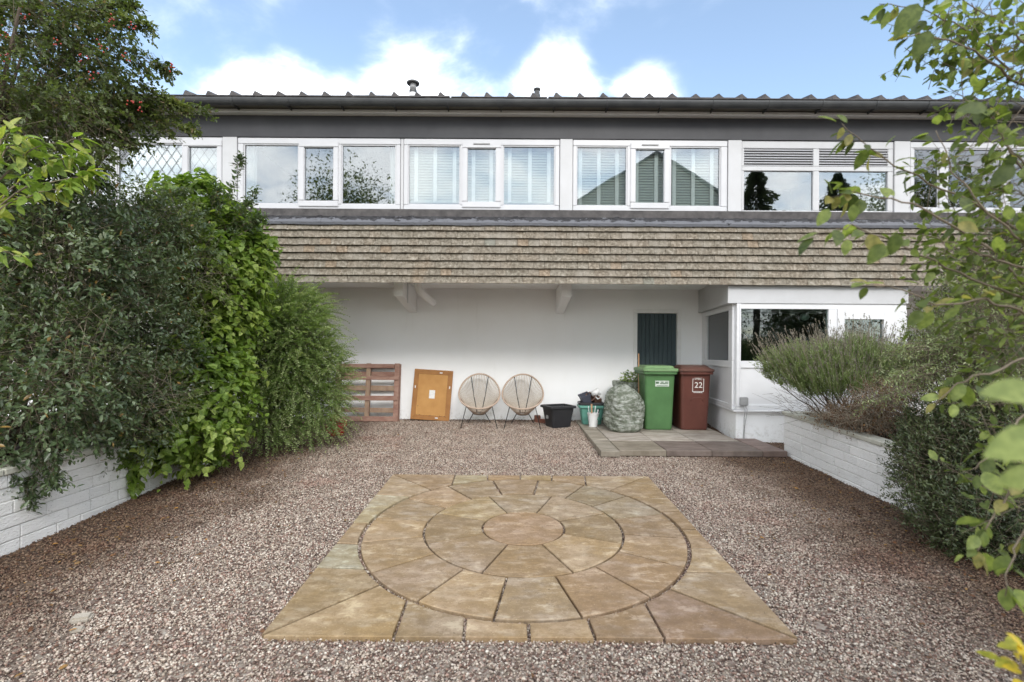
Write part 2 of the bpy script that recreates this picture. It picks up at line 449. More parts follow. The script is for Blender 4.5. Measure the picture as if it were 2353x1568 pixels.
def plastic(name, c, rough=.42, var=.8):
    return basic(name, c, tuple(x * var for x in c), 3.5, rough, .08, 90, spec=.45)
M['bin_green'] = plastic('green_bin_plastic', (.085, .19, .070))
M['bin_green_lid'] = plastic('faded_green_lid', (.20, .33, .15), .5)
M['bin_brown'] = plastic('brown_bin_plastic', (.115, .038, .027))
M['bin_brown_lid'] = plastic('brown_lid', (.135, .065, .05), .4)
M['blackplastic'] = plastic('black_plastic', (.025, .025, .028), .45)
M['teal'] = plastic('teal_plastic', (.13, .34, .27), .5)
M['slate'] = plastic('slate_plastic', (.075, .08, .105), .5)
M['potbrown'] = plastic('brown_pot', (.16, .085, .06), .55)
M['whiteplastic'] = plastic('white_plastic', (.74, .74, .73), .4, .93)
M['sticker'] = basic('sticker', (.62, .66, .60), (.50, .56, .50), 30, .5, 0)
M['ink'] = basic('ink', (.06, .11, .06), (.08, .14, .08), 30, .6, 0)
M['whitepaint'] = basic('white_print', (.78, .77, .74), (.66, .65, .62), 40, .6, 0)
M['orange_wood'] = basic('hardboard', (.50, .265, .085), (.43, .215, .065), 5, .6, .12, 90, spec=.3)
M['orange_frame'] = basic('frame_wood', (.36, .165, .045), (.29, .125, .033), 6, .55, .15, 60, spec=.35)
M['pallet'] = basic('pallet_wood', (.225, .115, .085), (.34, .215, .165), 5, .8, .45, 30, sc=(1, 3, 3))
M['pallet2'] = basic('pallet_wood_pale', (.34, .24, .165), (.24, .155, .11), 6, .8, .45, 30, sc=(3, 3, 1))
M['cord'] = basic('pink_cord', (.50, .385, .30), (.42, .315, .245), 12, .55, .05, 90)
M['cord_in'] = basic('beige_cord', (.52, .45, .37), (.44, .375, .305), 12, .55, .05, 90)
M['brick'] = basic('red_brick', (.27, .105, .07), (.20, .085, .06), 14, .85, .5, 60)
M['red'] = basic('red_plastic', (.44, .018, .014), (.30, .01, .01), 8, .3, .2, 20, spec=.6)
M['handle'] = basic('bare_wood', (.46, .28, .16), (.36, .21, .11), 14, .6, .15, 50)
M['palestone'] = basic('pale_stone', (.40, .36, .30), (.33, .29, .24), 12, .8, .4, 50)
M['housebrick'] = basic('far_render', (.62, .60, .55), (.56, .54, .50), 6, .9, 0)
M['farslate'] = basic('far_slate', (.26, .26, .27), (.20, .20, .21), 3, .7, 0)
def mat_sack():
    m = bpy.data.materials.new('clear_sack_plastic'); m.use_nodes = True
    t = m.node_tree; b = t.nodes['Principled BSDF']; o = t.nodes['Material Output']
    v = pos(t)
    L(t, mixc(t, mrange(t, noi(t, v, 11, 7, .68, (1, 1, 1.8)), .42, .60), (.20, .225, .165), (.54, .56, .50)), b.inputs['Base Color'])
    b.inputs['Roughness'].default_value = .26; b.inputs['Specular IOR Level'].default_value = .8
    bump(t, b, noi(t, v, 22, 7, .70, (.6, .6, 2.0)), 1.0, .035)
    tr = N(t, 'ShaderNodeBsdfTransparent'); tr.inputs[0].default_value = (.86, .92, .84, 1)
    mx = N(t, 'ShaderNodeMixShader'); mx.inputs[0].default_value = .30
    L(t, b.outputs[0], mx.inputs[1]); L(t, tr.outputs[0], mx.inputs[2]); L(t, mx.outputs[0], o.inputs['Surface'])
    return m
M['sack'] = mat_sack()

# ================================================================== GROUND
gv, gf = [], []
ys = [-300, -40, -14, -12, -9, -6, -3, 0, 0.4, 40, 400]
def gzz(y): return -0.62 if y < -12.5 else (gz(y) - .012 if y <= 0 else -.012)
xs = [-400, -40, -12, 12, 40, 400]
for y in ys:
    for x in xs: gv.append((x, y, gzz(y)))
for j in range(len(ys) - 1):
    for i in range(len(xs) - 1):
        a = j * len(xs) + i
        gf.append((a, a + 1, a + 1 + len(xs), a + len(xs)))
tag(link('ground', new_mesh('ground', gv, gf, M['ground'])), kind='structure')

# gravel: one bed of loose stones; a half-metre square of stones repeated, turned and overlapped by geometry nodes
def gravel():
    rng = np.random.default_rng(5)
    phi = (1 + 5 ** .5) / 2
    iv = np.array([(-1, phi, 0), (1, phi, 0), (-1, -phi, 0), (1, -phi, 0), (0, -1, phi), (0, 1, phi), (0, -1, -phi), (0, 1, -phi), (phi, 0, -1), (phi, 0, 1), (-phi, 0, -1), (-phi, 0, 1)]) / 1.902
    fi = np.array([(0, 11, 5), (0, 5, 1), (0, 1, 7), (0, 7, 10), (0, 10, 11), (1, 5, 9), (5, 11, 4), (11, 10, 2), (10, 7, 6), (7, 1, 8), (3, 9, 4), (3, 4, 2), (3, 2, 6), (3, 6, 8), (3, 8, 9), (4, 9, 5), (2, 4, 11), (6, 2, 10), (8, 6, 7), (9, 8, 1)])
    n, S = 2400, .62
    c = np.column_stack([rng.uniform(-S / 2, S / 2, n), rng.uniform(-S / 2, S / 2, n), rng.uniform(-.016, .001, n)])
    r = np.clip(rng.lognormal(math.log(.0064), .30, n), .0038, .013)
    A = rng.normal(size=(n, 3, 3)); Q, _ = np.linalg.qr(A)
    sc = np.column_stack([np.ones(n), rng.uniform(.62, 1.0, n), rng.uniform(.45, .8, n)]) * r[:, None]
    jit = 1 + rng.uniform(-.22, .22, (n, 12, 1))
    V = iv[None] * jit * sc[:, None, :]
    V = np.einsum('nij,nkj->nki', Q, V)
    V[:, :, 2] *= .8
    V = V + c[:, None, :]
    Fc = fi[None] + (np.arange(n) * 12)[:, None, None]
    me = bpy.data.meshes.new('gravel')
    V = V.reshape(-1, 3); Fc = Fc.reshape(-1, 3)
    fill_mesh(me, V, Fc)
    t = rng.random(n).astype(np.float32)
    col4 = np.repeat(t, 12)
    a = me.color_attributes.new('tint', 'FLOAT_COLOR', 'POINT')
    a.data.foreach_set('color', np.column_stack([col4] * 3 + [np.ones_like(col4)]).astype(np.float32).ravel())
    me.materials.append(M['pebble'])
    o = link('gravel', me); tag(o, 'pinkish grey loose gravel covering the drive', 'gravel', kind='stuff')
    o.location = (0, -4.55, gz(-4.55)); o.rotation_euler = (math.atan(K), 0, 0)
    ng = bpy.data.node_groups.new('stone_bed', 'GeometryNodeTree')
    ng.interface.new_socket('Geometry', in_out='INPUT', socket_type='NodeSocketGeometry')
    ng.interface.new_socket('Geometry', in_out='OUTPUT', socket_type='NodeSocketGeometry')
    gi = ng.nodes.new('NodeGroupInput'); go = ng.nodes.new('NodeGroupOutput')
    gr = ng.nodes.new('GeometryNodeMeshGrid')
    gr.inputs['Size X'].default_value = 8.2; gr.inputs['Size Y'].default_value = 9.0
    gr.inputs['Vertices X'].default_value = 17; gr.inputs['Vertices Y'].default_value = 19
    ip = ng.nodes.new('GeometryNodeInstanceOnPoints')
    rv = ng.nodes.new('FunctionNodeRandomValue'); rv.data_type = 'FLOAT_VECTOR'
    rv.inputs[0].default_value = (0, 0, 0); rv.inputs[1].default_value = (0, 0, 6.283)
    ng.links.new(gr.outputs['Mesh'], ip.inputs['Points']); ng.links.new(gi.outputs[0], ip.inputs['Instance'])
    ng.links.new(rv.outputs[0], ip.inputs['Rotation']); ng.links.new(ip.outputs[0], go.inputs[0])
    md = o.modifiers.new('stone_bed', 'NODES'); md.node_group = ng
def fill_mesh(me, V, Fc):
    nf, k = Fc.shape
    me.vertices.add(len(V)); me.vertices.foreach_set('co', np.ascontiguousarray(V, np.float32).ravel())
    me.loops.add(nf * k); me.loops.foreach_set('vertex_index', np.ascontiguousarray(Fc, np.int32).ravel())
    me.polygons.add(nf); me.polygons.foreach_set('loop_start', (np.arange(nf) * k).astype(np.int32))
    me.polygons.foreach_set('loop_total', np.full(nf, k, np.int32))
    me.update(calc_edges=True); me.validate()
gravel()

# ================================================================== ROUND PATIO IN A SQUARE
def patio():
    cx, cy = .105, -4.995
    root = thing('patio', 'round sandstone patio squared off with flagstones, set in the gravel', 'patio', (cx, cy, gz(cy)), kind='structure')
    root.rotation_euler = (math.atan(K), 0, 0)
    H, R = 1.475, (.345, .83, 1.32)
    rng = random.Random(3)
    tints = [(1, 1, 1), (1.12, 1.05, .92), (.95, 1.0, .97), (1.06, .97, .90), (1.0, .95, .93), (1.1, 1.08, 1.02)]
    def stone(poly, tint, dz=0.0):
        n = len(poly)
        g = .0082 + rng.uniform(-.002, .003)
        # inset polygon
        q = []
        for i in range(n):
            a, b, c = Vector(poly[i - 1]), Vector(poly[i]), Vector(poly[(i + 1) % n])
            e1, e2 = (b - a).normalized(), (c - b).normalized()
            n1, n2 = Vector((-e1.y, e1.x)), Vector((-e2.y, e2.x))
            s = n1 + n2
            s = s / max(s.length_squared / 2, .25)
            q.append(b + s * g)
        tz = .022 + dz + rng.uniform(-.003, .003)
        v = [(p.x, p.y, -.03) for p in q] + [(p.x, p.y, tz - .005) for p in q]
        c = sum(q, Vector((0, 0))) / n
        ins = []
        for p in q:
            dd = (c - p); ins.append(p + dd.normalized() * .006)
        v += [(p.x, p.y, tz + rng.uniform(-.0012, .0012)) for p in ins]
        f = [tuple(range(2 * n, 3 * n))]
        for k in (0, 1):
            for i in range(n):
                j = (i + 1) % n
                f.append((k * n + i, k * n + j, (k + 1) * n + j, (k + 1) * n + i))
        k = rng.uniform(.86, 1.1)
        k *= 1.0; tint = tuple(1 + (q_ - 1) * .62 for q_ in tint)
        me = new_mesh('paving_stone', v, f, M['sand'], tint=(tint[0] * k, tint[1] * k, tint[2] * k, 1))
        link('paving_stone', me, root)
    def arc(r, a0, a1, n): return [(r * math.cos(rad(a0 + (a1 - a0) * i / n)), r * math.sin(rad(a0 + (a1 - a0) * i / n))) for i in range(n + 1)]
    stone(arc(R[0], 0, 360, 40)[:-1], (1.0, .86, .78))
    it = [(1.02, 1.0, .95), (1.0, 1.02, 1.04), (1.08, 1.08, .9), (1.0, .96, .86), (1.08, 1.05, 1.06), (1.1, 1.0, .85), (1.12, 1.06, .94), (1.05, 1.0, .86)]
    for k in range(8):
        a0 = 23.5 + 45 * k; a1 = a0 + 45
        stone(arc(R[1], a0, a1, 10) + arc(R[0], a1, a0, 6), it[k])
    for k in range(16):
        a0 = 14.0 + 22.4 * k if k else 14.0
        a0 = 13.8 + 22.5 * k; a1 = a0 + 22.5
        ot = rng.choice(tints)
        if k == 0: ot = (1.12, 1.2, 1.25)
        if k in (13, 12): ot = (.98, .86, .80)
        stone(arc(R[2], a0, a1, 7) + arc(R[1], a1, a0, 6), ot)
    # squaring-off flags: joints run from the square's edge to the ring
    J = [((H, -.02), 0), ((H, .39), 16.5), ((H, .76), 33.5), ((H, H), 46), ((.74, H), 58), ((.36, H), 75), ((0, H), 90), ((-.38, H), 106), ((-.75, H), 124),
         ((-H, H), 135), ((-H, .78), 146.5), ((-H, .08), 177), ((-H, -.33), 195), ((-H, -.71), 213), ((-H, -H), 224), ((-.74, -H), 236), ((-.36, -H), 254), ((0, -H), 270),
         ((.36, -H), 285), ((.74, -H), 303), ((H, -H), 314), ((H, -.75), 326), ((H, -.37), 344)]
    special = {1: (1.05, 1.0, .92), 7: (1.05, 1.18, 1.12), 6: (.92, .8, .66), 5: (1.15, 1.15, 1.0), 10: (1.05, 1.22, 1.25), 12: (1.02, 1.25, 1.3), 14: (1.0, .93, .72), 13: (.98, .93, .74), 19: (.82, .70, .74), 18: (.95, .84, .78), 20: (1.02, 1.0, .98), 22: (1.1, .98, .82)}
    for i in range(len(J)):
        (p0, a0), (p1, a1) = J[i], J[(i + 1) % len(J)]
        if a1 < a0: a1 += 360
        poly = [p0, p1] + arc(R[2] + .012, a1, a0, 6)
        stone(poly, special.get(i, rng.choice(tints)))
patio()

# ================================================================== PAVED STEP BY THE DOOR
def doorstep():
    root = thing('doorstep_paving', 'grey weathered stone slabs in front of the door and under the wheelie bins', 'paving', (0, 0, 0), kind='structure')
    S = .021
    def sz(y): return .01 + S * y
    rng = random.Random(9)
    def slab(x0, x1, y0, y1, tint, th=.075, skew=0.0):
        g = .005
        v = []
        for z in (-th, -.008, 0):
            e = g if z < 0 else g + .006
            for (x, y) in ((x0 + e + skew * 0, y0 + e), (x1 - e, y0 + e), (x1 - e, y1 - e), (x0 + e, y1 - e)):
                v.append((x, y, sz(y) + z + (rng.uniform(-.002, .002) if z == 0 else 0)))
        f = [(3, 2, 1, 0), (8, 9, 10, 11)] + [(k * 4 + i, k * 4 + (i + 1) % 4, (k + 1) * 4 + (i + 1) % 4, (k + 1) * 4 + i) for k in (0, 1) for i in range(4)]
        k = rng.uniform(.9, 1.08)
        link('paving_slab', new_mesh('paving_slab', v, f, M['slab'], tint=(tint[0] * k, tint[1] * k, tint[2] * k, 1)), root)
    dark, lite, brown = (.52, .44, .42), (1.2, 1.15, 1.1), (.66, .61, .52)
    for y0, y1 in ((-2.66, -1.9), (-1.9, -1.1), (-1.1, -.02)): slab(1.19, 1.45, y0, y1, (.9, .86, .76))
    cols = [1.45, 2.09, 2.70, 3.385]
    for i in range(3):
        slab(cols[i], cols[i + 1], -2.60, -1.95, [brown, dark, dark][i])
        slab(cols[i], cols[i + 1], -1.95, -1.30, lite)
        slab(cols[i], cols[i + 1], -1.30, -.66, (1.1, 1.05, .98))
        slab(cols[i], cols[i + 1], -.66, -.02, (.9, .85, .8))
    slab(3.385, 3.72, -2.60, -1.72, (.60, .47, .45))
    b = MB(); b.box(1.46, 3.71, -2.585, -.02, -.30, -.10)
    b.build('bedding_mortar', M['soil'], root)
doorstep()

# ================================================================== PLANTER WALLS
def planter_wall(side, label, d0, d1, zt0, zt1):
    # the face that looks onto the drive is at X = side*3.78; d0 near end, d1 far end; zt top of coping at near/far end
    X = 3.76 * side; y0, y1 = CAMY + d0, CAMY + d1
    root = thing('planter_wall', label, 'garden wall', (X, y1, gz(y1)))
    def top(y): return zt0 + (zt1 - zt0) * (y - y0) / (y1 - y0)
    rng = random.Random(11 if side > 0 else 12)
    ch, bl = .101, .40
    ncourse = 7
    for c in range(ncourse):
        y = y1 - (0 if c % 2 == 0 else -0.0)
        first = bl * (1 if c % 2 == 0 else .5)
        while y > y0:
            l = first if first else bl * rng.choice((1, 1, .75, .55)); first = None
            ya = max(y - l, y0)
            dep = rng.uniform(-.006, .006)
            v = []
            for (yy, e) in ((ya + .004, 0), (y - .004, 0)):
                t1 = top(yy) - .05 - c * ch - .004; t0 = t1 - ch + .009
                xa, xb = -side * dep, side * .10
                v += [(xa, yy - y1, t0 - gz(y1)), (xb, yy - y1, t0 - gz(y1)), (xb, yy - y1, t1 - gz(y1)), (xa, yy - y1, t1 - gz(y1))]
            if min(p[2] for p in v) + gz(y1) < gz(y) - .25: y = ya; continue
            f = [(0, 1, 2, 3), (7, 6, 5, 4), (0, 4, 5, 1), (1, 5, 6, 2), (2, 6, 7, 3), (3, 7, 4, 0)]
            m = MB().add(v, f, t=(lambda k: (k, k, k, 1))(rng.uniform(.93, 1.03))).mesh('block', M['block'], bevel=.004, paintit=True)
            link('block', m, root)
            y = ya
    # mortar core just behind the joints
    b = MB()
    v = []
    for yy in (y0, y1 - .006):
        t1 = top(yy) - .052
        v += [(side * .008, yy - y1, -.75 - gz(y1)), (side * .095, yy - y1, -.75 - gz(y1)), (side * .095, yy - y1, t1 - gz(y1)), (side * .008, yy - y1, t1 - gz(y1))]
    b.add(v, [(0, 1, 2, 3), (7, 6, 5, 4), (0, 4, 5, 1), (1, 5, 6, 2), (2, 6, 7, 3), (3, 7, 4, 0)], t=(.72, .71, .69, 1))
    b.build('mortar', M['block'], root, paintit=True)
    # coping stones
    y = y1 + .02
    while y > y0:
        ya = max(y - .9, y0)
        v = []
        for yy in (ya + .003, y - .003):
            t1 = top(yy) - gz(y1); t0 = t1 - .05
            v += [(-side * .022, yy - y1, t0), (side * .15, yy - y1, t0), (side * .15, yy - y1, t1), (-side * .022, yy - y1, t1)]
        MB().add(v, [(0, 1, 2, 3), (7, 6, 5, 4), (0, 4, 5, 1), (1, 5, 6, 2), (2, 6, 7, 3), (3, 7, 4, 0)]).build('coping_stone', M['coping'], root, bevel=.008)
        y = ya
    return root, X, y0, y1, top
wr, WX, wy0, wy1, wtop = planter_wall(1, 'white split-face block planter wall on the right under the lavender', 2.6, 6.68, .255, .475)
def right_return():
    # the planter turns the corner and runs back along the step
    t = top = wtop(wy1)
    for i in range(5):
        for k in range(3):
            x0 = .105 + k * .42
            z1 = t - .05 - i * .101 - .003 - gz(wy1)
            MB().box(x0, x0 + .414, -.10, .0, z1 - .095, z1, t=(.97, .97, .97, 1)).build('block', M['block'], wr, bevel=.004, paintit=True)
    MB().box(.155, 1.4, -.13, .02, t - .05 - gz(wy1), t - gz(wy1) - .002).build('coping_stone', M['coping'], wr, bevel=.008)
right_return()
wl, lX, ly0, ly1, ltop = planter_wall(-1, 'white split-face block planter wall on the left under the overgrown shrubs', 1.5, 6.25, .365, .375)
for nm, x0, x1, y0, y1, zt in (('planting_bed', 3.86, 7.6, CAMY + 2.0, CAMY + 6.56, .36), ('planting_bed', -8.5, -3.86, CAMY + 1.5, CAMY + 6.25, .27)):
    n1, n2 = 26, 26
    v = [(x0 + (x1 - x0) * i / n1, y0 + (y1 - y0) * j / n2, zt + .10 * (mnoise.noise((i * .5, j * .5, zt)) ) + (.03 * (y0 + (y1 - y0) * j / n2 + 4.5) if x0 > 0 else 0)) for j in range(n2 + 1) for i in range(n1 + 1)]
    f = [(j * (n1 + 1) + i, j * (n1 + 1) + i + 1, (j + 1) * (n1 + 1) + i + 1, (j + 1) * (n1 + 1) + i) for j in range(n2) for i in range(n1)]
    tag(link(nm, new_mesh(nm, v, f, M['soil'], True)), kind='structure')

# ================================================================== THE HOUSE
house = thing('terraced_house', 'low white terraced house with tile-hung upper floor over a recessed ground floor', 'house', (0, 0, 0))
HX0, HX1 = -9.5, 10.5
def X_at(px, d, y=400): return P(px, y, d).x
DX0, DX1, DZ = X_at(1459, 9.1, 850), X_at(1560, 9.1, 850), 2.06
w = MB()
w.box(HX0, DX0, 0, .25, -.4, 2.62); w.box(DX1, HX1, 0, .25, -.4, 2.62); w.box(DX0, DX1, 0, .25, DZ, 2.62)
w.build('wall', M['render'], house)
# door
dr = MB()
nb = 9; bw = (DX1 - DX0 - .08) / nb
for i in range(nb):
    x = DX0 + .04 + i * bw
    dr.box(x + .002, x + bw - .002, .045, .085, .02, DZ - .04)
dr.box(DX0 + .04, DX1 - .04, .075, .10, .02, DZ - .04)
door = dr.build('door', M['wood_door'], house, bevel=.004)
fr = MB()
fr.box(DX0 - .035, DX0 + .038, -.018, .12, -.02, DZ - .042); fr.box(DX1 - .038, DX1 + .035, -.018, .12, -.02, DZ - .042); fr.box(DX0 - .035, DX1 + .035, -.018, .12, DZ - .04, DZ + .035)
fr.build('door_frame', M['doorwhite'], door, bevel=.004)
MB().tube([(DX0 + .08, .035, 1.02), (DX0 + .08, 0.0, 1.02), (DX0 + .16, -.005, 1.02)], .010, 8).build('door_handle', M['blackmetal'], door, smooth=True)
# soffit over the recess and floor above it
MB().box(HX0, HX1, -1.70, -.002, 2.455, 2.60).build('soffit', M['render'], house)
# cantilever beams
for bx in (-1.87, .893, 6.3, -4.7):
    b = MB()
    v = []
    for x in (bx - .078, bx + .078):
        v += [(x, -.001, 2.0), (x, -1.17, 2.185), (x, -1.17, 2.453), (x, -.001, 2.453)]
    b.add(v, [(0, 1, 2, 3), (7, 6, 5, 4), (0, 4, 5, 1), (1, 5, 6, 2), (2, 6, 7, 3), (3, 7, 4, 0)])
    b.build('beam', M['render'], house, bevel=.012, seg=2)
MB().tube([(-1.60, -.98, 2.60), (-1.60, -.98, 2.40), (-1.57, -.93, 2.30), (-1.50, -.78, 2.22), (-1.44, -.62, 2.17), (-1.40, -.50, 2.14)], .062, 14).build('waste_pipe', M['render'], house, smooth=True)
MB().tube([(-1.775, -.90, 2.455), (-1.775, -.90, 2.09)], .009, 6).build('cable_conduit', M['upvc'], house)

# tile hanging
def tiles():
    band = MB().box(HX0, HX1, -1.785, -1.71, 2.34, 3.42).build('tile_band', M['rooftile'], house)
    rng = random.Random(21)
    rows, z0, z1 = 8, 2.30, 3.205
    gh = (z1 - z0) / rows; tw = .165
    variants = []
    for k in range(14):
        q = rng.uniform(.95, 1.06); hue = rng.uniform(-.02, .02)
        tint = (q * (1 + hue), q, q * (1 - hue * .6), 1)
        if k == 13: tint = (.88, .97, 1.0, 1)
        if k == 12: tint = (1.08, .98, .90, 1)
        b = MB()
        hw = tw / 2 - .0012
        sk = rng.uniform(-.0015, .0015)
        v = [(-hw, -.014, 0 + sk), (hw, -.014, 0 - sk), (hw, .010, 0), (-hw, .010, 0), (-hw, .030, gh + .02), (hw, .030, gh + .02), (hw, .040, gh + .02), (-hw, .040, gh + .02)]
        b.add(v, [(0, 3, 2, 1), (4, 5, 6, 7), (0, 1, 5, 4), (1, 2, 6, 5), (2, 3, 7, 6), (3, 0, 4, 7)], t=tint)
        variants.append((b, b.mesh('tile', M['tile'], bevel=.0022, paintit=True)))
    rest = MB()
    left = 300
    cand = []
    for r in range(rows):
        off = (tw / 2) * (r % 2)
        n = int((HX1 - HX0) / tw)
        for c in range(n):
            cand.append((abs(HX0 + off + c * tw - .55), r, HX0 + off + c * tw))
    cand.sort()
    for i, (dist, r, x) in enumerate(cand):
        k = rng.choices(range(14), [1] * 12 + [.25, .05])[0]
        z = z0 + r * gh + rng.uniform(-.0025, .0025)
        T = Matrix.Translation((x, -1.825 + rng.uniform(-.002, .003), z)) @ Matrix.Rotation(rng.uniform(-.008, .008), 4, 'Y')
        if i < 300: link('tile', variants[k][1], band, T)
        else:
            b = variants[k][0]; rest.add(b.v, b.f, T, b.t[0])
    tag(rest.build('tile_field', M['tile'], band, paintit=True), kind='stuff')
tiles()
# lead flashing dressed over the top of the tiles, lap by lap
def flashing():
    rng = random.Random(4)
    x = HX0
    while x < HX1:
        x1 = min(x + rng.uniform(1.25, 1.6), HX1)
        n = max(int((x1 - x) / .05), 2); b = MB(); rings = []
        for i in range(n + 1):
            xx = x + (x1 - x + .03) * i / n
            wob = .010 * mnoise.noise((xx * 2.2, 0, 5)) + .006 * mnoise.noise((xx * 9, 3, 1))
            up = .008 if i > n - 2 else 0
            rings.append([(xx, -1.842 - up, 3.165 + wob), (xx, -1.85 - up + wob * .4, 3.205 + wob * .5), (xx, -1.815 - up + wob, 3.265 + wob), (xx, -1.755 - up, 3.355 + wob), (xx, -1.70, 3.383), (xx, -1.70, 3.37), (xx, -1.75, 3.335), (xx, -1.82, 3.20), (xx, -1.832, 3.17 + wob)])
        b.loft(rings, True).build('flashing', M['lead'], house, smooth=False)
        x = x1
flashing()
MB().box(HX0, HX1, -1.735, -1.66, 3.386, 3.408).build('sill_board', M['fascia'], house)
# upper wall head: dark fascia, white trim, eaves
b = MB(); b.box(HX0, HX1, -1.70, -1.60, 4.535, 4.868); b.build('fascia_board', M['fascia'], house, bevel=.004)
MB().box(HX0, HX1, -1.80, -1.60, 4.866, 4.916).build('fascia_trim', M['doorwhite'], house, bevel=.004)
MB().box(HX0, HX1, -1.90, -1.55, 4.93, 4.965).build('eaves_soffit', M['eaves'], house)
# gutter: half-round with brackets and unions
def gutter():
    b = MB(); ring = []
    R1, R2 = .058, .054
    for k in range(13):
        a = math.pi + math.pi * k / 12; ring.append((R1 * math.cos(a), R1 * math.sin(a)))
    for k in range(13):
        a = 2 * math.pi - math.pi * k / 12; ring.append((R2 * math.cos(a), R2 * math.sin(a)))
    GY, GZ = -1.965, 4.975
    b.loft([[(x, GY + p[0], GZ + p[1] * 1.55) for p in ring] for x in (HX0, HX1)])
    g = b.build('gutter', M['gutter'], house, smooth=False)
    x = -4.93; i = 0
    while x < 7.5:
        bb = MB(); w_ = .045 if i % 4 == 2 else .016
        R3 = .064
        pr = [(x - w_, x + w_)]
        rr = []
        for xx in pr[0]:
            rr.append([(xx, GY + R3 * math.cos(math.pi + math.pi * k / 12), GZ + 1.55 * R3 * math.sin(math.pi + math.pi * k / 12)) for k in range(13)] + [(xx, GY + R1 * math.cos(-math.pi * k / 12), GZ + 1.55 * R1 * math.sin(-math.pi * k / 12) - .0) for k in range(13)])
        bb.loft(rr)
        bb.add([(x - .008, GY + .01, GZ - .09), (x + .008, GY + .01, GZ - .09), (x + .008, -1.73, 4.89), (x - .008, -1.73, 4.89), (x - .008, GY + .01, GZ - .065), (x + .008, GY + .01, GZ - .065), (x + .008, -1.73, 4.93), (x - .008, -1.73, 4.93)],
               [(0, 3, 2, 1), (4, 5, 6, 7), (0, 1, 5, 4), (1, 2, 6, 5), (2, 3, 7, 6), (3, 0, 4, 7)])
        bb.build('bracket', M['gutter'], g)
        x += .79; i += 1
gutter()
# roof: low pitch, tiles with raised rolls showing over the gutter
def roof():
    pit = rad(15); c, s = math.cos(pit), math.sin(pit)
    Ln = 6.5; y0, z0 = -2.0, 4.985
    b = MB()
    v = []
    for x in (HX0, HX1): v += [(x, y0, z0 - .02), (x, y0 + Ln * c, z0 + Ln * s - .02), (x, y0 + Ln * c, z0 + Ln * s + .012), (x, y0, z0 + .012)]
    b.add(v, [(0, 1, 2, 3), (7, 6, 5, 4), (0, 4, 5, 1), (1, 5, 6, 2), (2, 6, 7, 3), (3, 7, 4, 0)])
    rf = b.build('roof', M['rooftile'], house)
    rng = random.Random(2)
    bb = MB()
    pr = [(-.085, 0), (-.045, .016), (-.016, .082), (.004, .088), (.034, .060), (.10, .010), (.115, 0)]
    v = []
    for q in (0, .42): v += [(px, q * c, .008 + pz + q * s) for px, pz in pr]
    n = len(pr)
    bb.add(v, [tuple(range(n)), tuple(reversed(range(n, 2 * n)))] + [(i, i + n, (i + 1) % n + n, (i + 1) % n) for i in range(n)])
    me = bb.mesh('tile_roll', M['rooftile'], bevel=.003)
    bb2 = MB(); bb2.v = [(p[0], p[1] * (1 if i < n else (Ln / .42)), p[2] if i < n else .008 + pr[i - n][1] + Ln * s) for i, p in enumerate(bb.v)]; bb2.f = bb.f; bb2.t = bb.t
    me2 = bb2.mesh('tile_roll', M['rooftile'])
    x = -4.82; k = 0
    while x < 8.2:
        link('tile_roll', me2, rf, Matrix.Translation((x + rng.uniform(-.006, .006), y0, z0 + rng.uniform(-.004, .003))))
        x += .3405; k += 1
    # overlapped tile course edges between the rolls
    for i in range(14):
        xx = HX0 + i * (HX1 - HX0) / 14
        MB().box(xx + .01, xx + (HX1 - HX0) / 14 - .01, y0 - .012, y0 + .10, z0 + .014, z0 + .026 + .004 * (i % 3)).build('eaves_tile', M['rooftile'], rf)
    # flues
    f1 = P(949, 235, 9.2); rz = z0 + (f1.y - y0) * math.tan(pit)
    TF = Matrix.Translation((f1.x, f1.y, 0)); z_ = f1.z + .02
    MB().lathe([(.066, rz - .05), (.066, z_ + .15)], 16, TF).build('flue', M['flue_white'], rf, smooth=True)
    MB().lathe([(.060, z_ + .151), (.074, z_ + .153), (.074, z_ + .20), (.060, z_ + .205)], 16, TF).build('flue_collar', M['flue_dark'], rf, smooth=False)
    MB().lathe([(.062, z_ + .206), (.062, z_ + .318)], 16, TF).build('flue_pipe', M['graybox'], rf, smooth=True)
    MB().lathe([(.05, z_ + .319), (.118, z_ + .323), (.122, z_ + .345), (.07, z_ + .358)], 18, TF).build('flue_cowl', M['flue_dark'], rf, smooth=False)
    MB().lathe([(.06, z_ + .359), (.065, z_ + .368), (.055, z_ + .395), (.015, z_ + .402)], 18, TF).build('flue_cap', M['flue_white'], rf, smooth=True)
    f2 = P(1234, 226, 9.2); z2 = z0 + (f2.y - y0) * math.tan(pit)
    MB().lathe([(.062, z2 - .05), (.062, f2.z + .06), (.054, f2.z + .065), (.054, f2.z + .10), (.05, f2.z + .105), (.05, f2.z + .145)], 16, Matrix.Translation((f2.x, f2.y, 0))).build('soil_vent', M['flue_dark'], rf, smooth=True)
    MB().lathe([(.045, f2.z + .146), (.064, f2.z + .148), (.064, f2.z + .175), (.03, f2.z + .178)], 16, Matrix.Translation((f2.x, f2.y, 0))).build('vent_cap', M['flue_dark'], rf, smooth=True)
roof()
# upstairs rooms behind the glass
rm = MB()
rm.box(HX0, HX1, 1.3, 1.4, 2.6, 4.93)
rm.box(HX0, HX1, -1.55, 1.3, 4.80, 4.84)
rm.box(HX0, HX1, -1.66, 1.3, 2.61, 2.66)
for x in (HX0, -4.55, -.0 + X_at(924, 7.45), X_at(1300, 7.45), X_at(1685, 7.45), X_at(2068, 7.45), HX1 - .1): rm.box(x, x + .09, -1.52, 1.29, 2.67, 4.79)
rm.box(HX0, HX1, -1.60, -1.55, 2.67, 3.40)
rm.build('room', M['inside'], house)

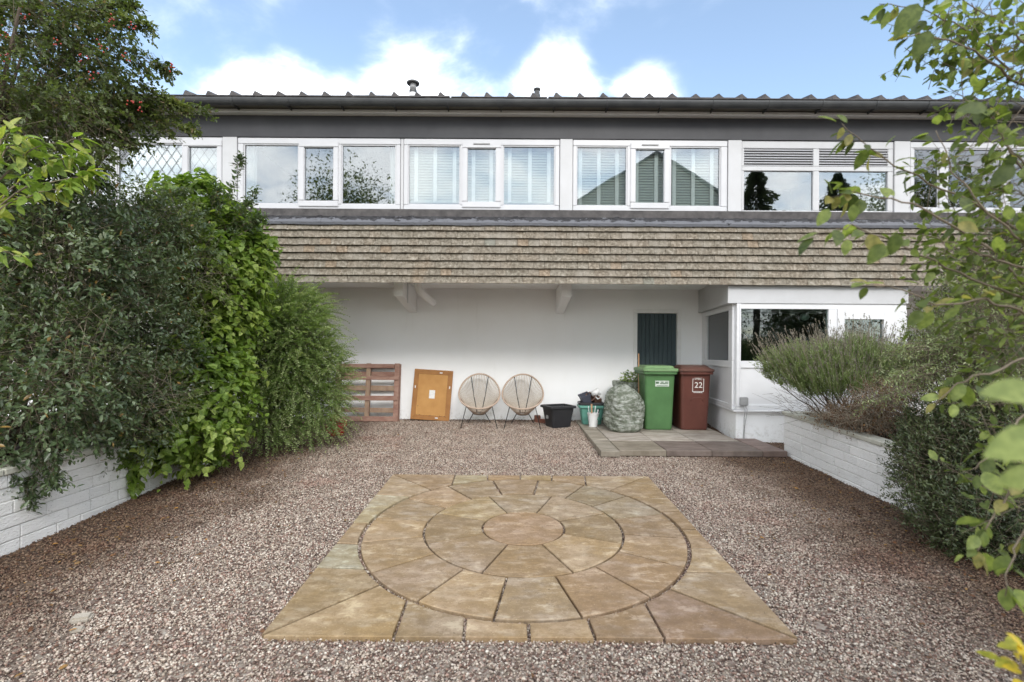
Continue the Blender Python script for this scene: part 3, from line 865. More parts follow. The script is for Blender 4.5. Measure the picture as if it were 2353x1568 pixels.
# ------------------------------------------------------------------ upstairs windows
WD = 7.45; WY = WD + CAMY            # window plane
def clipline(p, d, x0, x1, z0, z1):
    t0, t1 = -1e9, 1e9
    for (a, da, lo, hi) in ((p[0], d[0], x0, x1), (p[1], d[1], z0, z1)):
        u, v = (lo - a) / da, (hi - a) / da
        if u > v: u, v = v, u
        t0, t1 = max(t0, u), min(t1, v)
    return (t0, t1) if t1 > t0 else None
def window(px0, px1, panes, label, z0=3.41, z1=4.533):
    """panes: (kind, glass px0, glass px1) left to right"""
    x0, x1 = X_at(px0, WD), X_at(px1, WD)
    root = bpy.data.objects.new('window', None); col.objects.link(root); root.parent = house; root['label'] = label
    fm = MB(); FY0, FY1 = WY - .035, WY + .035
    zt, zb = 4.437, 3.517
    fm.box(x0, x1, FY0, FY1, zt, z1); fm.box(x0, x1, FY0, FY1, z0, zb)
    edge = x0
    for i, (kind, a, c) in enumerate(panes):
        ga, gc = X_at(a, WD), X_at(c, WD)
        if kind == 'open':
            sa, sc = ga - .082, gc + .082
            s = MB(); sy0, sy1 = FY0 - .018, FY1 - .02
            za, zc = 3.568, 4.388; e = .078
            s.box(sa, sc, sy0, sy1, zc, zc + e + .02); s.box(sa, sc, sy0, sy1, za - e - .015, za)
            s.box(sa, ga, sy0, sy1, za + .001, zc - .001); s.box(gc, sc, sy0, sy1, za + .001, zc - .001)
            s.build('sash', M['upvc'], root, bevel=.009, seg=2)
            MB().box(ga - .012, gc + .012, WY - .012, WY - .008, za - .012, zc + .012).build('pane', M['glass'], root)
            fm.box(edge, sa + .012, FY0, FY1, zb + .0005, zt - .0005)
            edge = sc - .012
            if label.find('blind') >= 0:
                MB().box((ga + gc) / 2 - .125, (ga + gc) / 2 + .125, sy0 - .012, sy0 + .003, zc + .052, zc + .07).build('trickle_vent', M['graybox'], root)
        else:
            za, zc = zb, zt
            MB().box(ga - .006, gc + .006, WY - .002, WY + .002, za - .004, zc + .004).build('pane', M['glass'], root)
            fm.box(edge, ga, FY0, FY1, zb + .0005, zt - .0005)
            # glazing bead
            bd = MB(); e = .016; by0, by1 = WY - .022, WY - .005
            bd.box(ga, gc, by0, by1, zc - e, zc); bd.box(ga, gc, by0, by1, za, za + e); bd.box(ga, ga + e, by0, by1, za + e, zc - e); bd.box(gc - e, gc, by0, by1, za + e, zc - e)
            bd.build('bead', M['upvc'], root, bevel=.003)
            edge = gc
    fm.box(edge, x1, FY0, FY1, zb + .0005, zt - .0005)
    fm.build('frame', M['upvc'], root, bevel=.007, seg=2)
    return root
def blind(root, px0, px1, zb, zt, tilt, tapes, bottom=True):
    x0, x1 = X_at(px0, WD), X_at(px1, WD)
    b = MB(); z = zt; y = WY + .11
    T0 = Matrix.Rotation(tilt, 4, 'X')
    while z > zb:
        b.box(x0, x1, -.025, .025, -.0015, .0015, Matrix.Translation((0, y, z)) @ T0); z -= .042
    if bottom: b.box(x0, x1, y - .03, y + .03, zb - .035, zb - .01)
    b.build('blind', M['blind'], root)
    t = MB()
    for px in tapes:
        x = X_at(px, WD); t.box(x - .028, x + .028, y - .034, y - .031, zb - .02, zt)
    if tapes: t.build('blind_tape', M['tape'], root)
def curtain(root, px0, px1, z0=3.45, z1=4.5):
    x0, x1 = X_at(px0, WD), X_at(px1, WD); n = 30
    rings = [[(x0 + (x1 - x0) * i / n, WY + .10 + .025 * math.sin(i * 1.3) + .01 * math.sin(i * .7), z) for i in range(n + 1)] for z in (z0, z1)]
    MB().loft(rings, False, closed=False).build('curtain', M['curtain'], root)
wA = window(215, 514, [('fix', 222, 258), ('fix', 273, 422), ('open', 437, 502)], 'window with diamond leaded lights, at the left behind the shrubs')
def lattice(root, px0, px1, za, zc):
    x0, x1 = X_at(px0, WD), X_at(px1, WD); b = MB()
    stepx, slope = .148, 1.42
    for sgn in (1, -1):
        k = -20
        while k < 40:
            p = (x0 + k * stepx, za); d = (1.0, sgn * slope)
            r = clipline(p, d, x0, x1, za, zc)
            if r and r[1] - r[0] > .02:
                a = (p[0] + d[0] * r[0], p[1] + d[1] * r[0]); c = (p[0] + d[0] * r[1], p[1] + d[1] * r[1])
                b.tube([(a[0], WY - .0065 - .0015 * (sgn > 0), a[1]), (c[0], WY - .0065 - .0015 * (sgn > 0), c[1])], .0042, 4)
            k += 1
    b.build('leaded_light', M['came'], root)
lattice(wA, 273, 422, 3.518, 4.436); lattice(wA, 437, 502, 3.568, 4.388)
curtain(wA, 216, 512)
wB = window(549, 921, [('fix', 562, 688), ('open', 702, 768), ('fix', 786, 911)], 'clear three-light window reflecting a tree, right of the leaded one')
curtain(wB, 553, 580); curtain(wB, 893, 918)
wC = window(929, 1285, [('fix', 939, 1058), ('open', 1075, 1139), ('fix', 1156, 1275)], 'three-light window with white venetian blinds let down short of the sill')
blind(wC, 932, 1282, 3.62, 4.47, rad(62), (954, 998, 1043, 1087, 1128, 1171, 1218, 1262))
wD = window(1316, 1669, [('fix', 1324, 1440), ('open', 1459, 1524), ('fix', 1539, 1654)], 'three-light window with half-open venetian blinds, right of the centre post')
blind(wD, 1319, 1666, 3.46, 4.47, rad(58), (1335, 1378, 1420, 1466, 1511, 1553, 1597, 1640), False)
# window with louvred tops
def louvre_window():
    x0, x1 = X_at(1702, WD), X_at(2049, WD)
    root = bpy.data.objects.new('window', None); col.objects.link(root); root.parent = house; root['label'] = 'two-light window with louvred vents along its top'
    fm = MB(); y0, y1 = WY - .03, WY + .035
    zb, zm0, zm1, zt = 3.465, 4.075, 4.145, 4.42
    fm.box(x0, x1, y0, y1, zt, 4.533); fm.box(x0, x1, y0, y1, 3.40, zb); fm.box(x0, x1, y0, y1, zm0, zm1)
    g = [X_at(p, WD) for p in (1708, 1866, 1880, 2037)]
    for a, c in ((x0, g[0]), (g[1], g[2]), (g[3], x1)):
        fm.box(a, c, y0 + .001, y1, zb + .0005, zm0 - .0005); fm.box(a, c, y0 + .001, y1, zm1 + .0005, zt - .0005)
    fm.build('frame', M['upvc_old'], root, bevel=.006)
    for a, c in ((g[0], g[1]), (g[2], g[3])):
        MB().box(a - .004, c + .004, WY - .002, WY + .002, zb - .004, zm0 + .004).build('pane', M['glass'], root)
        MB().box(a, c, WY + .022, WY + .03, zm1, zt).build('vent_back', M['blackplastic'], root)
        n = 7
        for i in range(n):
            z = zm1 + (i + .5) * (zt - zm1) / n
            MB().box(a + .002, c - .002, -.024, .024, -.005, .005, Matrix.Translation((0, WY - .012, z)) @ Matrix.Rotation(rad(40), 4, 'X')).build('louvre', M['upvc'], root)
louvre_window()
wF = window(2087, 2420, [('fix', 2096, 2154), ('fix', 2174, 2300), ('fix', 2316, 2410)], 'window at the right end behind the overhanging leaves')
# posts between the windows
for a, c, zb in ((515, 548, 3.41), (921.8, 928.2, 3.41), (1286, 1315, 3.41), (1670, 1701, 3.375), (2050, 2086, 3.41), (196, 214, 3.41)):
    x0, x1 = X_at(a, WD), X_at(c, WD)
    MB().box(x0, x1, WY - .05 if c - a > 10 else WY - .03, WY + .05, zb, 4.534).build('post', M['upvc_old'], house, bevel=.005)
MB().box(HX0, X_at(195, WD), WY - .03, WY + .05, 3.41, 4.534).build('infill_panel', M['render'], house)
MB().box(X_at(2421, WD), HX1, WY - .03, WY + .05, 3.41, 4.534).build('infill_panel', M['render'], house)

# ------------------------------------------------------------------ bay beside the door
BD = 7.36; BY = BD + CAMY
def bay():
    root = bpy.data.objects.new('bay', None); col.objects.link(root); root.parent = house; root['label'] = 'white panelled bay with dark windows beside the bins'
    xr = 6.02
    A = Vector((3.40, BY, 0)); B = Vector((3.60, -.002, 0))
    MB().prism([(3.275, BY - .015), (xr, BY - .015), (xr, -.003), (3.50, -.003)], 2.03, 2.452).build('bay_fascia', M['upvc_old'], root, bevel=.004)
    MB().prism([(3.425, BY + .025), (xr - .05, BY + .025), (xr - .05, -.003), (3.63, -.003)], -.2, .375).build('plinth', M['render'], root)
    MB().prism([(3.365, BY - .03), (xr - .01, BY - .03), (xr - .01, -.004), (3.57, -.004)], .377, .412).build('bay_sill', M['bay_white'], root, bevel=.006)
    # front framing
    fr = MB(); y0, y1 = BY, BY + .06
    g0, g1 = X_at(1703, BD, 760), X_at(1904, BD, 760)
    zs = dict(gt=1.95, gb=1.155, pt=1.05, pb=.485)
    xL = 3.415
    fr.box(xL + .065, xr - .02, y0, y1, zs['gt'], 2.028); fr.box(xL + .065, xr - .02, y0, y1, zs['pt'], zs['gb']); fr.box(xL + .065, xr - .02, y0, y1, .414, zs['pb'])
    fr.box(xL + .065, g0, y0 + .001, y1, zs['gb'] + .0005, zs['gt'] - .0005); fr.box(xL + .065, g0, y0 + .001, y1, zs['pb'] + .0005, zs['pt'] - .0005)
    fr.box(g1, g1 + .13, y0 + .001, y1, zs['gb'] + .0005, zs['gt'] - .0005); fr.box(g1, g1 + .13, y0 + .001, y1, zs['pb'] + .0005, zs['pt'] - .0005)
    h0, h1 = g1 + .24, X_at(2030, BD, 760)
    fr.box(g1 + .131, h0, y0 - .01, y1, zs['gb'] + .0005, zs['gt'] - .0005); fr.box(h1, xr - .02, y0 - .01, y1, zs['gb'] + .0005, zs['gt'] - .0005)
    fr.box(h0, h1, y0 - .01, y1, 1.80, zs['gt'] - .0005)
    fr.box(h1, xr - .02, y0 + .001, y1, zs['pb'] + .0005, zs['pt'] - .0005)
    fr.build('frame', M['bay_white'], root, bevel=.006)
    MB().box(3.415, 3.478, y0 - .012, y1 + .01, .414, 2.028).build('corner_post', M['bay_white'], root, bevel=.006)
    MB().box(3.455, 3.468, y0 - .02, y0 - .0125, .414, 2.028).build('post_bead', M['bay_white'], root)
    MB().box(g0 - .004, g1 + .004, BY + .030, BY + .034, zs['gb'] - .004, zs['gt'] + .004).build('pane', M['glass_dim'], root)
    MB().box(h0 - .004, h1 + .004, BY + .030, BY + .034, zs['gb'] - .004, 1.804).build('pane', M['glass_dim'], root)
    MB().box(g0 - .004, g1 + .004, BY + .02, BY + .04, zs['pb'] - .003, zs['pt'] + .003).build('panel', M['bay_white'], root)
    MB().box(g1 + .126, h1 + .004, BY + .02, BY + .04, zs['pb'] - .003, zs['pt'] + .003).build('panel', M['bay_white'], root)
    # side, slightly canted
    S = (B - A); Ls = S.length; ang = math.atan2(S.y, S.x)
    T = Matrix.Translation(A) @ Matrix.Rotation(ang, 4, 'Z')
    sf = MB(); a0, a1 = .02, .075
    sf.box(.06, Ls, a0 - .05, a0 + .01, zs['gt'], 2.028, T); sf.box(.06, Ls, a0 - .05, a0 + .01, zs['pt'], zs['gb'], T); sf.box(.06, Ls, a0 - .05, a0 + .01, .414, zs['pb'], T)
    T2 = T.inverted()
    for s0, s1 in ((.06, .24), (1.52, Ls)):
        sf.box(s0, s1, a0 - .049, a0 + .009, zs['gb'] + .0005, zs['gt'] - .0005, T); sf.box(s0, s1, a0 - .049, a0 + .009, zs['pb'] + .0005, zs['pt'] - .0005, T)
    sf.build('frame', M['bay_white'], root, bevel=.006)
    MB().box(.236, 1.524, -.016, -.012, zs['gb'] - .004, zs['gt'] + .004, T).build('pane', M['glass_dim'], root)
    MB().box(.236, 1.524, -.02, 0, zs['pb'] - .003, zs['pt'] + .003, T).build('panel', M['bay_white'], root)
    MB().box(.20, 1.56, -.10, -.09, zs['gb'] - .02, zs['gt'] + .02, T).build('blind', M['sideblind'], root)
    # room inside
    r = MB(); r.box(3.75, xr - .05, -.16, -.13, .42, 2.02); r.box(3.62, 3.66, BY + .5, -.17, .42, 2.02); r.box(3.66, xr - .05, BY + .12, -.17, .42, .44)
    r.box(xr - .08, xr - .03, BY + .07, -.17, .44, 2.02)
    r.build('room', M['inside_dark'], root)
    MB().lathe([(.01, 1.80), (.05, 1.815), (.075, 1.86), (.05, 1.905), (.01, 1.92)], 16, Matrix.Translation((4.66, BY + .35, 0))).build('lamp_globe', M['curtain'], root, smooth=True)
bay()
jb = P(1709, 923, 7.33)
jbx = thing('junction_box', 'small grey electrical box with hanging cables on the bay panel', 'electrical box', (jb.x, BY - .002, jb.z))
MB().box(-.062, .062, -.05, -.001, -.066, .066).build('casing', M['graybox'], jbx, bevel=.01, seg=2)
MB().tube([(.0, -.03, -.06), (.012, -.05, -.14), (.0, -.045, -.24), (.01, -.02, -.40), (.0, -.01, -.62), (.0, -.005, -.80)], .006, 6).build('cable', M['cable'], jbx, smooth=True)
MB().tube([(.02, -.03, -.06), (.045, -.05, -.12), (.03, -.05, -.22), (.02, -.02, -.38), (.018, -.01, -.66), (.016, -.005, -.80)], .005, 6).build('cable', M['cable'], jbx, smooth=True)
MB().tube([(-.03, -.02, -.062), (-.06, -.02, -.075), (-.13, -.012, -.07), (-.17, -.01, -.05)], .005, 6).build('cable', M['upvc'], jbx, smooth=True)

# ================================================================== THINGS AGAINST THE WALL
def text_mesh(s, size, m, ext=.0006):
    cu = bpy.data.curves.new('lettering', 'FONT'); cu.body = s; cu.size = size; cu.align_x = 'CENTER'; cu.align_y = 'CENTER'; cu.extrude = ext; cu.resolution_u = 3
    o = bpy.data.objects.new('lettering', cu); col.objects.link(o)
    dg = bpy.context.evaluated_depsgraph_get()
    me = bpy.data.meshes.new_from_object(o.evaluated_get(dg))
    bpy.data.objects.remove(o); bpy.data.curves.remove(cu)
    me.materials.clear(); me.materials.append(m)
    return me
FRONT = Matrix.Rotation(rad(90), 4, 'X')       # text laid in XY turned to face -Y

def sz(y): return .01 + .021 * y               # top of the paved step

# pallet
def pallet():
    r = thing('wooden_pallet', 'reddish brown wooden pallet leaning on the white wall beside the feathery shrub', 'pallet', (-2.66, -.30, gz(-.3)), rad(2.5))
    T = Matrix.Rotation(rad(-9), 4, 'X')       # leans back on the wall
    W, Hh = 1.16, 1.075
    rng = random.Random(5)
    def part(nm, x0, x1, y0, y1, z0, z1, m, rot=0.0):
        c = Vector(((x0 + x1) / 2, (y0 + y1) / 2, (z0 + z1) / 2))
        b = MB(); b.box(x0 - c.x, x1 - c.x, y0 - c.y, y1 - c.y, z0 - c.z, z1 - c.z)
        b.build(nm, m, r, bevel=.004, M=T @ Matrix.Translation(c) @ Matrix.Rotation(rot, 4, 'Y'))
    for x0, x1 in ((-W / 2, -W / 2 + .09), (-.03, .05), (W / 2 - .09, W / 2)):
        part('stringer', x0, x1, 0, .095, .0, Hh, M['pallet2'] if x0 < .3 else M['pallet'])
    part('end_board', W / 2 - .015, W / 2 + .012, .0965, .118, 0, Hh, M['pallet'])
    for z0, z1, x1 in ((.005, .10, W / 2 - .03), (.385, .475, W / 2 - .015), (.765, .83, W / 2 - .005)):
        part('slat', -W / 2, x1, -.022, -.001, z0, z1, M['pallet'], rng.uniform(-.008, .008))
    for z0, z1 in ((.17, .26), (.575, .67), (.845, .93), (.985, 1.07)):
        part('slat', -W / 2, W / 2 - .02, .0965, .118, z0, z1, M['pallet'] if z0 > .8 else M['pallet2'], rng.uniform(-.012, .012))
    part('slat', -W / 2, W / 2 - .1, -.020, -.001, .985, 1.06, M['pallet'])
pallet()

# picture, its back to us
def picture():
    a, b = P(943, 960.5, 8.93), P(1032, 966.6, 8.93)
    r = thing('picture_frame', 'orange backed picture frame with a white label, turned to the wall', 'picture frame', ((a.x + b.x) / 2, -.17, gz(-.17) + .012))
    T = Matrix.Rotation(rad(-8.5), 4, 'X') @ Matrix.Rotation(rad(3.2), 4, 'Y') @ Matrix.Rotation(0, 4, 'Z')
    W, Hh, e = .72, .935, .088
    h = W / 2
    def poly(nm, pts, y0, y1, m, bv=.003):
        n = len(pts)
        v = [(x, y0, z) for x, z in pts] + [(x, y1, z) for x, z in pts]
        MB().add(v, [tuple(range(n)), tuple(reversed(range(n, 2 * n)))] + [(i, i + n, (i + 1) % n + n, (i + 1) % n) for i in range(n)]).build(nm, m, r, bevel=bv, M=T)
    g = .0012
    poly('rail', [(-h, 0), (h, 0), (h - e, e - g), (-h + e, e - g)], -.012, .022, M['orange_frame'])
    poly('rail', [(-h, Hh), (-h + e, Hh - e + g), (h - e, Hh - e + g), (h, Hh)], -.012, .022, M['orange_frame'])
    poly('rail', [(-h, g), (-h + e - g, e), (-h + e - g, Hh - e), (-h, Hh - g)], -.012, .022, M['orange_frame'])
    poly('rail', [(h, g), (h, Hh - g), (h - e + g, Hh - e), (h - e + g, e)], -.012, .022, M['orange_frame'])
    poly('backing_board', [(-h + e, e), (h - e, e), (h - e, Hh - e), (-h + e, Hh - e)], -.008, .015, M['orange_wood'], 0)
    poly('label', [(-.05, .40), (.055, .40), (.055, .555), (-.05, .555)], -.0095, -.0085, M['whitepaint'], 0)
    for x, z, w, d in ((.14, Hh - .05, .05, .02), (.12, .045, .05, .02), (-h + .04, .60, .02, .05), (h - .04, .62, .02, .05)):
        poly('clip', [(x - w / 2, z - d / 2), (x + w / 2, z - d / 2), (x + w / 2, z + d / 2), (x - w / 2, z + d / 2)], -.018, -.013, M['whiteplastic'], .002)
    for x, z in ((-.24, .25), (-.2, .09), (0, .085), (.18, .083), (.27, .08)):
        poly('tack', [(x - .006, z - .006), (x + .006, z - .006), (x + .006, z + .006), (x - .006, z + .006)], -.0155, -.0125, M['blackmetal'], 0)
picture()

# string chairs
def chair(pxc, rz, label, yoff):
    c = P(pxc, 900, 8.62)
    y = -.52 + yoff
    r = thing('string_chair', label, 'chair', (c.x, y, gz(y)), rz, 'string chairs by the wall')
    A, Bv = .362, .0
    def ring(t, k=1.0):
        s = math.sin(t); w = A * (1 - .06 * s)
        return Vector((w * math.cos(t) * k, .035 + .315 * s, .575 + .285 * s + .03 * s * s))
    n = 56
    rim = [ring(2 * math.pi * i / n) for i in range(n)]
    b = MB(); rings = []
    for i in range(n):
        d = (rim[(i + 1) % n] - rim[i - 1]).normalized(); u = d.cross(Vector((0, -.6, .8))).normalized(); w_ = u.cross(d)
        rings.append([rim[i] + (u * math.cos(2 * math.pi * k / 8) + w_ * math.sin(2 * math.pi * k / 8)) * .0155 for k in range(8)])
    rings.append(rings[0])
    b.loft(rings, False).build('rim', M['cord'], r, smooth=True)
    hub = lambda t: Vector((.098 * math.cos(t), -.01 + .085 * math.sin(t), .205 + .012 * math.sin(t)))
    s1, s2 = MB(), MB()
    m = 66
    for i in range(m):
        t = 2 * math.pi * (i + .5) / m
        p, q = ring(t, .985), hub(t)
        mid = p.lerp(q, .5) + Vector((0, 0, -.012))
        for da in (0,):
            (s1 if math.sin(t) < -.15 else s2).tube([p, mid, q], .0060, 5, False)
    s1.build('cords', M['cord'], r, smooth=True); s2.build('cords', M['cord_in'], r, smooth=True)
    hb = MB(); hr = [hub(2 * math.pi * k / 20) for k in range(21)]
    hb.tube(hr, .009, 6, False).build('hub', M['blackmetal'], r, smooth=True)
    bt = MB()
    for k in range(9):
        x = -.08 + .02 * k; bt.tube([(x, -.08, .203), (x, .06, .205)], .005, 4)
    bt.build('seat_cords', M['cord'], r)
    for t in (rad(62), rad(118), rad(200), rad(340)):
        MB().tube([ring(t, .985), ring(t, .985).lerp(hub(t), .5) + Vector((0, 0, -.020)), hub(t)], .0095, 6).build('frame_rod', M['blackmetal'], r, smooth=True)
    for sx in (-1, 1):
        top = ring(math.atan2(-.80, sx * .60), .96)
        MB().tube([top, (sx * .255, -.17, .34), (sx * .305, -.315, -.02)] if False else [top, (sx * .315, -.30, -.025)], .008, 6).build('leg', M['blackmetal'], r, smooth=True)
        MB().tube([(sx * .10, .02, .215), (sx * .215, .23, -.015)], .008, 6).build('leg', M['blackmetal'], r, smooth=True)
        MB().tube([top, (sx * .10, -.04, .208)], .0065, 6).build('brace', M['blackmetal'], r, smooth=True)
chair(1102, rad(3), 'pinkish string chair next to the orange backed picture frame', 0.0)
chair(1201, rad(-2), 'pinkish string chair next to the black recycling box', -.02)

# bricks
for (px, py, rz, lab) in ((1233, 962, .15, 'red brick on end by the wall behind the chair leg'), (1244, 968, 1.2, 'red brick lying flat behind the black box')):
    g = G(px, py)
    up = 'on end' in lab
    o = MB().box(-.052, .052, -.05, .05, 0, .125 if up else .065).build('brick', M['brick'], bevel=.006, seg=2)
    if not up: o.scale = (1, 2.1, 1)
    o.location = (g.x, -.16 if up else -.24, gz(-.2) - .01); o.rotation_euler = (0, 0, rz); tag(o, lab, 'brick')

def tub(name, label, cat, loc, rz, W, D, Hh, m, group=None, rimw=.028, taper=.78, parent_mat=None, rimm=None):
    """open-topped box with rounded corners, thick rim, hand grips"""
    r = thing(name, label, cat, loc, rz, group)
    def rr(w, d, z, rad_=.045, n=4):
        pts = []
        for cx_, cy_, a0 in ((w / 2 - rad_, d / 2 - rad_, 0), (-w / 2 + rad_, d / 2 - rad_, 90), (-w / 2 + rad_, -d / 2 + rad_, 180), (w / 2 - rad_, -d / 2 + rad_, 270)):
            for k in range(n + 1):
                a = rad(a0 + 90 * k / n); pts.append((cx_ + rad_ * math.cos(a), cy_ + rad_ * math.sin(a), z))
        return pts
    wb, db = W * taper, D * taper
    b = MB()
    b.loft([rr(wb, db, 0), rr(wb + (W - wb) * .5, db + (D - db) * .5, Hh * .5), rr(W, D, Hh - .03), rr(W - .016, D - .016, Hh - .031), rr(wb + (W - wb) * .5 - .016, db + (D - db) * .5 - .016, Hh * .5), rr(wb - .016, db - .016, .012)])
    b.build('tub_body', m, r)
    b = MB(); o_ = rimw
    b.loft([rr(W, D, Hh - .04), rr(W + o_ * 2, D + o_ * 2, Hh - .042), rr(W + o_ * 2, D + o_ * 2, Hh - .008), rr(W + o_, D + o_, Hh), rr(W - .02, D - .02, Hh), rr(W - .02, D - .02, Hh - .04)], False)
    b.build('rim', rimm or m, r, bevel=.002)
    return r
g = P(1283, 975, 8.45)
bb = tub('recycling_box', 'empty black recycling box on the gravel left of the paved step', 'recycling box', (g.x, -.58, gz(-.58) - .005), rad(24), .46, .38, .375, M['blackplastic'])
MB().box(-.2295, -.222, -.02, .06, .12, .235).build('printed_emblem', M['graybox'], bb, M=Matrix.Rotation(rad(6.5), 4, 'Y'))
# teal tub on the step with a black tray and pots in it
tub('storage_tub', 'teal plastic tub on the end of the paved step', 'tub', (P(1359, 950, 8.65).x, -.42, sz(-.42)), rad(-3), .425, .34, .335, M['teal'])
tx, ty, tz = P(1359, 950, 8.65).x, -.42, sz(-.42) + .285
tr = tub('seed_tray', 'black plastic tray sitting in the top of the teal tub', 'tray', (tx - .01, ty, tz), rad(-4), .415, .32, .10, M['blackplastic'], rimw=.02, taper=.9)
def pot(name, label, m, loc, rot, r0, r1, h, square=False, handle=False):
    o = thing(name, label, 'plant pot' if 'pot' in name else 'jug', loc); o.rotation_euler = rot
    n = 4 if square else 20
    off = math.pi / 4 if square else 0
    k = math.sqrt(2) if square else 1
    def rg(r, z): return [(r * k * math.cos(off + 2 * math.pi * i / n), r * k * math.sin(off + 2 * math.pi * i / n), z) for i in range(n)]
    MB().loft([rg(r0, 0), rg(r1, h), rg(r1 - .006, h), rg(r0 - .006, .008)]).build('pot_body', m, o, bevel=.004 if square else 0, smooth=not square)
    MB().loft([rg(r1 - .001, h - .028), rg(r1 + .006, h - .028), rg(r1 + .006, h + .001), rg(r1 - .006, h + .001)], False).build('rim', m, o)
    if handle: MB().tube([(r1 * .9, 0, h * .85), (r1 + .06, 0, h * .8), (r1 + .065, 0, h * .4), (r0 * 1.02, 0, h * .25)], .012, 8).build('handle', m, o, smooth=True)
    return o
pot('plant_pot', 'slate grey square plant pot tipped up in the tray', M['slate'], (tx - .08, ty - .02, tz + .055), (rad(12), rad(-20), rad(8)), .07, .085, .20, True)
pot('plant_pot', 'brown plant pot on its side in the tray', M['potbrown'], (tx + .14, ty + .05, tz + .12), (rad(-78), rad(12), rad(28)), .07, .095, .18)
pot('plant_pot', 'second brown plant pot lying in the back of the tray', M['potbrown'], (tx + .03, ty + .08, tz + .13), (rad(60), rad(-25), rad(-10)), .06, .085, .16)
pot('jug', 'white plastic jug lying on top of the pots in the tray', M['whiteplastic'], (tx + .005, ty - .02, tz + .235), (rad(20), rad(62), rad(12)), .05, .06, .15, handle=True)
# white bucket with tools
bk = P(1362, 962, 8.38); by = -.76
bu = thing('bucket', 'small white bucket of brushes and tools in front of the teal tub', 'bucket', (bk.x, by, sz(by)))
MB().lathe([(.072, 0), (.094, .215), (.102, .216), (.102, .235), (.092, .235), (.090, .215), (.068, .01)], 24).build('bucket_body', M['whiteplastic'], bu, smooth=False)
MB().box(.02, .065, -.0905, -.0885, .115, .165, Matrix.Rotation(rad(-6), 4, 'X') @ Matrix.Rotation(rad(20), 4, 'Z')).build('printed_mark', M['teal'], bu)
for i, (x, lean, rr_, l, m, lab) in enumerate(((-.035, -.02, .016, .37, 'handle', 'wooden handled brush standing in the white bucket'), (.01, .12, .007, .34, 'whiteplastic', 'pale stick leaning in the white bucket'), (.03, .32, .009, .30, 'blackplastic', 'black handled tool leaning right in the white bucket'), (-.075, -.10, .005, .33, 'whiteplastic', 'thin white stick at the left of the white bucket'), (.05, .2, .012, .28, 'whiteplastic', 'short white handle in the white bucket'))):
    o = MB().tube([(0, 0, 0), (0, 0, l * .4), (0, 0, l * .5), (0, 0, l)], [rr_ * .7, rr_ * .7, rr_, rr_ * .9], 8).build('hand_tool', M[m], smooth=True)
    o.location = (bk.x + x * .6, by + (.02 if i % 2 else -.02), sz(by) + .02); o.rotation_euler = (rad(-4), lean, 0); tag(o, lab, 'tool')
# garden waste sacks
def sack(name, label, loc, rx, ry, h, seed, tie=True, openm=False):
    r = thing(name, label, 'sack', loc)
    nu, nv = 96, 84
    prof = [(0, .74), (.05, .90), (.16, 1.0), (.32, .99), (.48, 1.0), (.62, .95), (.74, .84), (.84, .64), (.91, .38), (.945, .19), (.97, .20), (1.0, .36)]
    if openm: prof = [(0, .8), (.1, .95), (.5, 1.0), (.8, 1.06), (1.0, 1.14)]
    rings = []
    for j in range(nv + 1):
        v = j / nv
        for (v0, p0), (v1, p1) in zip(prof, prof[1:]):
            if v0 <= v <= v1: pr = p0 + (p1 - p0) * (v - v0) / (v1 - v0); break
        lean = -.10 * rx * max(0, v - .5) * 2
        ring = []
        for i in range(nu):
            a = 2 * math.pi * i / nu
            p = Vector((math.cos(a), math.sin(a), v * 2.2))
            big = mnoise.noise(p * 1.25 + Vector((seed, 0, 0)))
            sl = p.x * 1.4 * mnoise.noise(Vector((seed, v * 2, 4)))
            w1 = 1 - abs(mnoise.noise(Vector((p.x * 1.6 + seed, p.y * 1.6, (v + .12 * p.x) * 11)))) * 2.2
            w2 = 1 - abs(mnoise.noise(Vector((p.x * 3.4 + seed, p.y * 3.4, (v - .16 * p.y) * 19)))) * 2.2
            w3 = 1 - abs(mnoise.noise(Vector((p.x * 7 + seed, p.y * 7, v * 5)))) * 2.0
            up = max(0.0, (v - .60) / .4)
            k = pr * (1 + .17 * big + .06 * (1 - up) * w1 + .045 * (1 - up * .6) * w2 + .10 * up * w3)
            k = max(k, .03)
            ring.append((rx * k * math.cos(a) + lean, ry * k * math.sin(a), h * v + .03 * h * mnoise.noise(p * 2.2) * (1 if v > .05 else 0)))
        rings.append(ring)
    rings[0] = [(x, y, 0) for x, y, z in rings[0]]
    MB().loft(rings, not openm).build('sack_skin', M['sack'], r, smooth=True)
    return r
SK = []
s1 = P(1434, 950, 8.0); y1_ = -1.12
SK.append((sack('garden_waste_sack', 'full clear plastic sack of garden waste standing in front of the green bin', (s1.x, y1_, sz(y1_) + .002), .305, .27, .80, 3.0), .8, .24))
s2 = P(1416, 940, 8.55); y2_ = -.62
SK.append((sack('garden_waste_sack', 'half full clear sack slumped behind the full one beside the teal tub', (s2.x, y2_, sz(y2_) + .002), .235, .20, .64, 11.0), .64, .17))
s3 = P(1447, 930, 8.7); y3_ = -.42
SK.append((sack('garden_waste_sack', 'open sack stuffed with leafy cuttings behind the full one', (s3.x, y3_, sz(y3_) + .002), .25, .21, .76, 19.0, openm=True), .76, .20))
# broom handle
o = MB().tube([(0, 0, 0), (.0, 0, 1.27)], [.0125, .0115], 8).build('broom_handle', M['handle'], smooth=True)
bp = P(1463, 905, 8.62); o.location = (bp.x - .03, -.74, sz(-.74)); o.rotation_euler = (rad(-6), rad(1.2), 0)
tag(o, 'thin wooden broom handle standing among the sacks beside the door', 'handle')

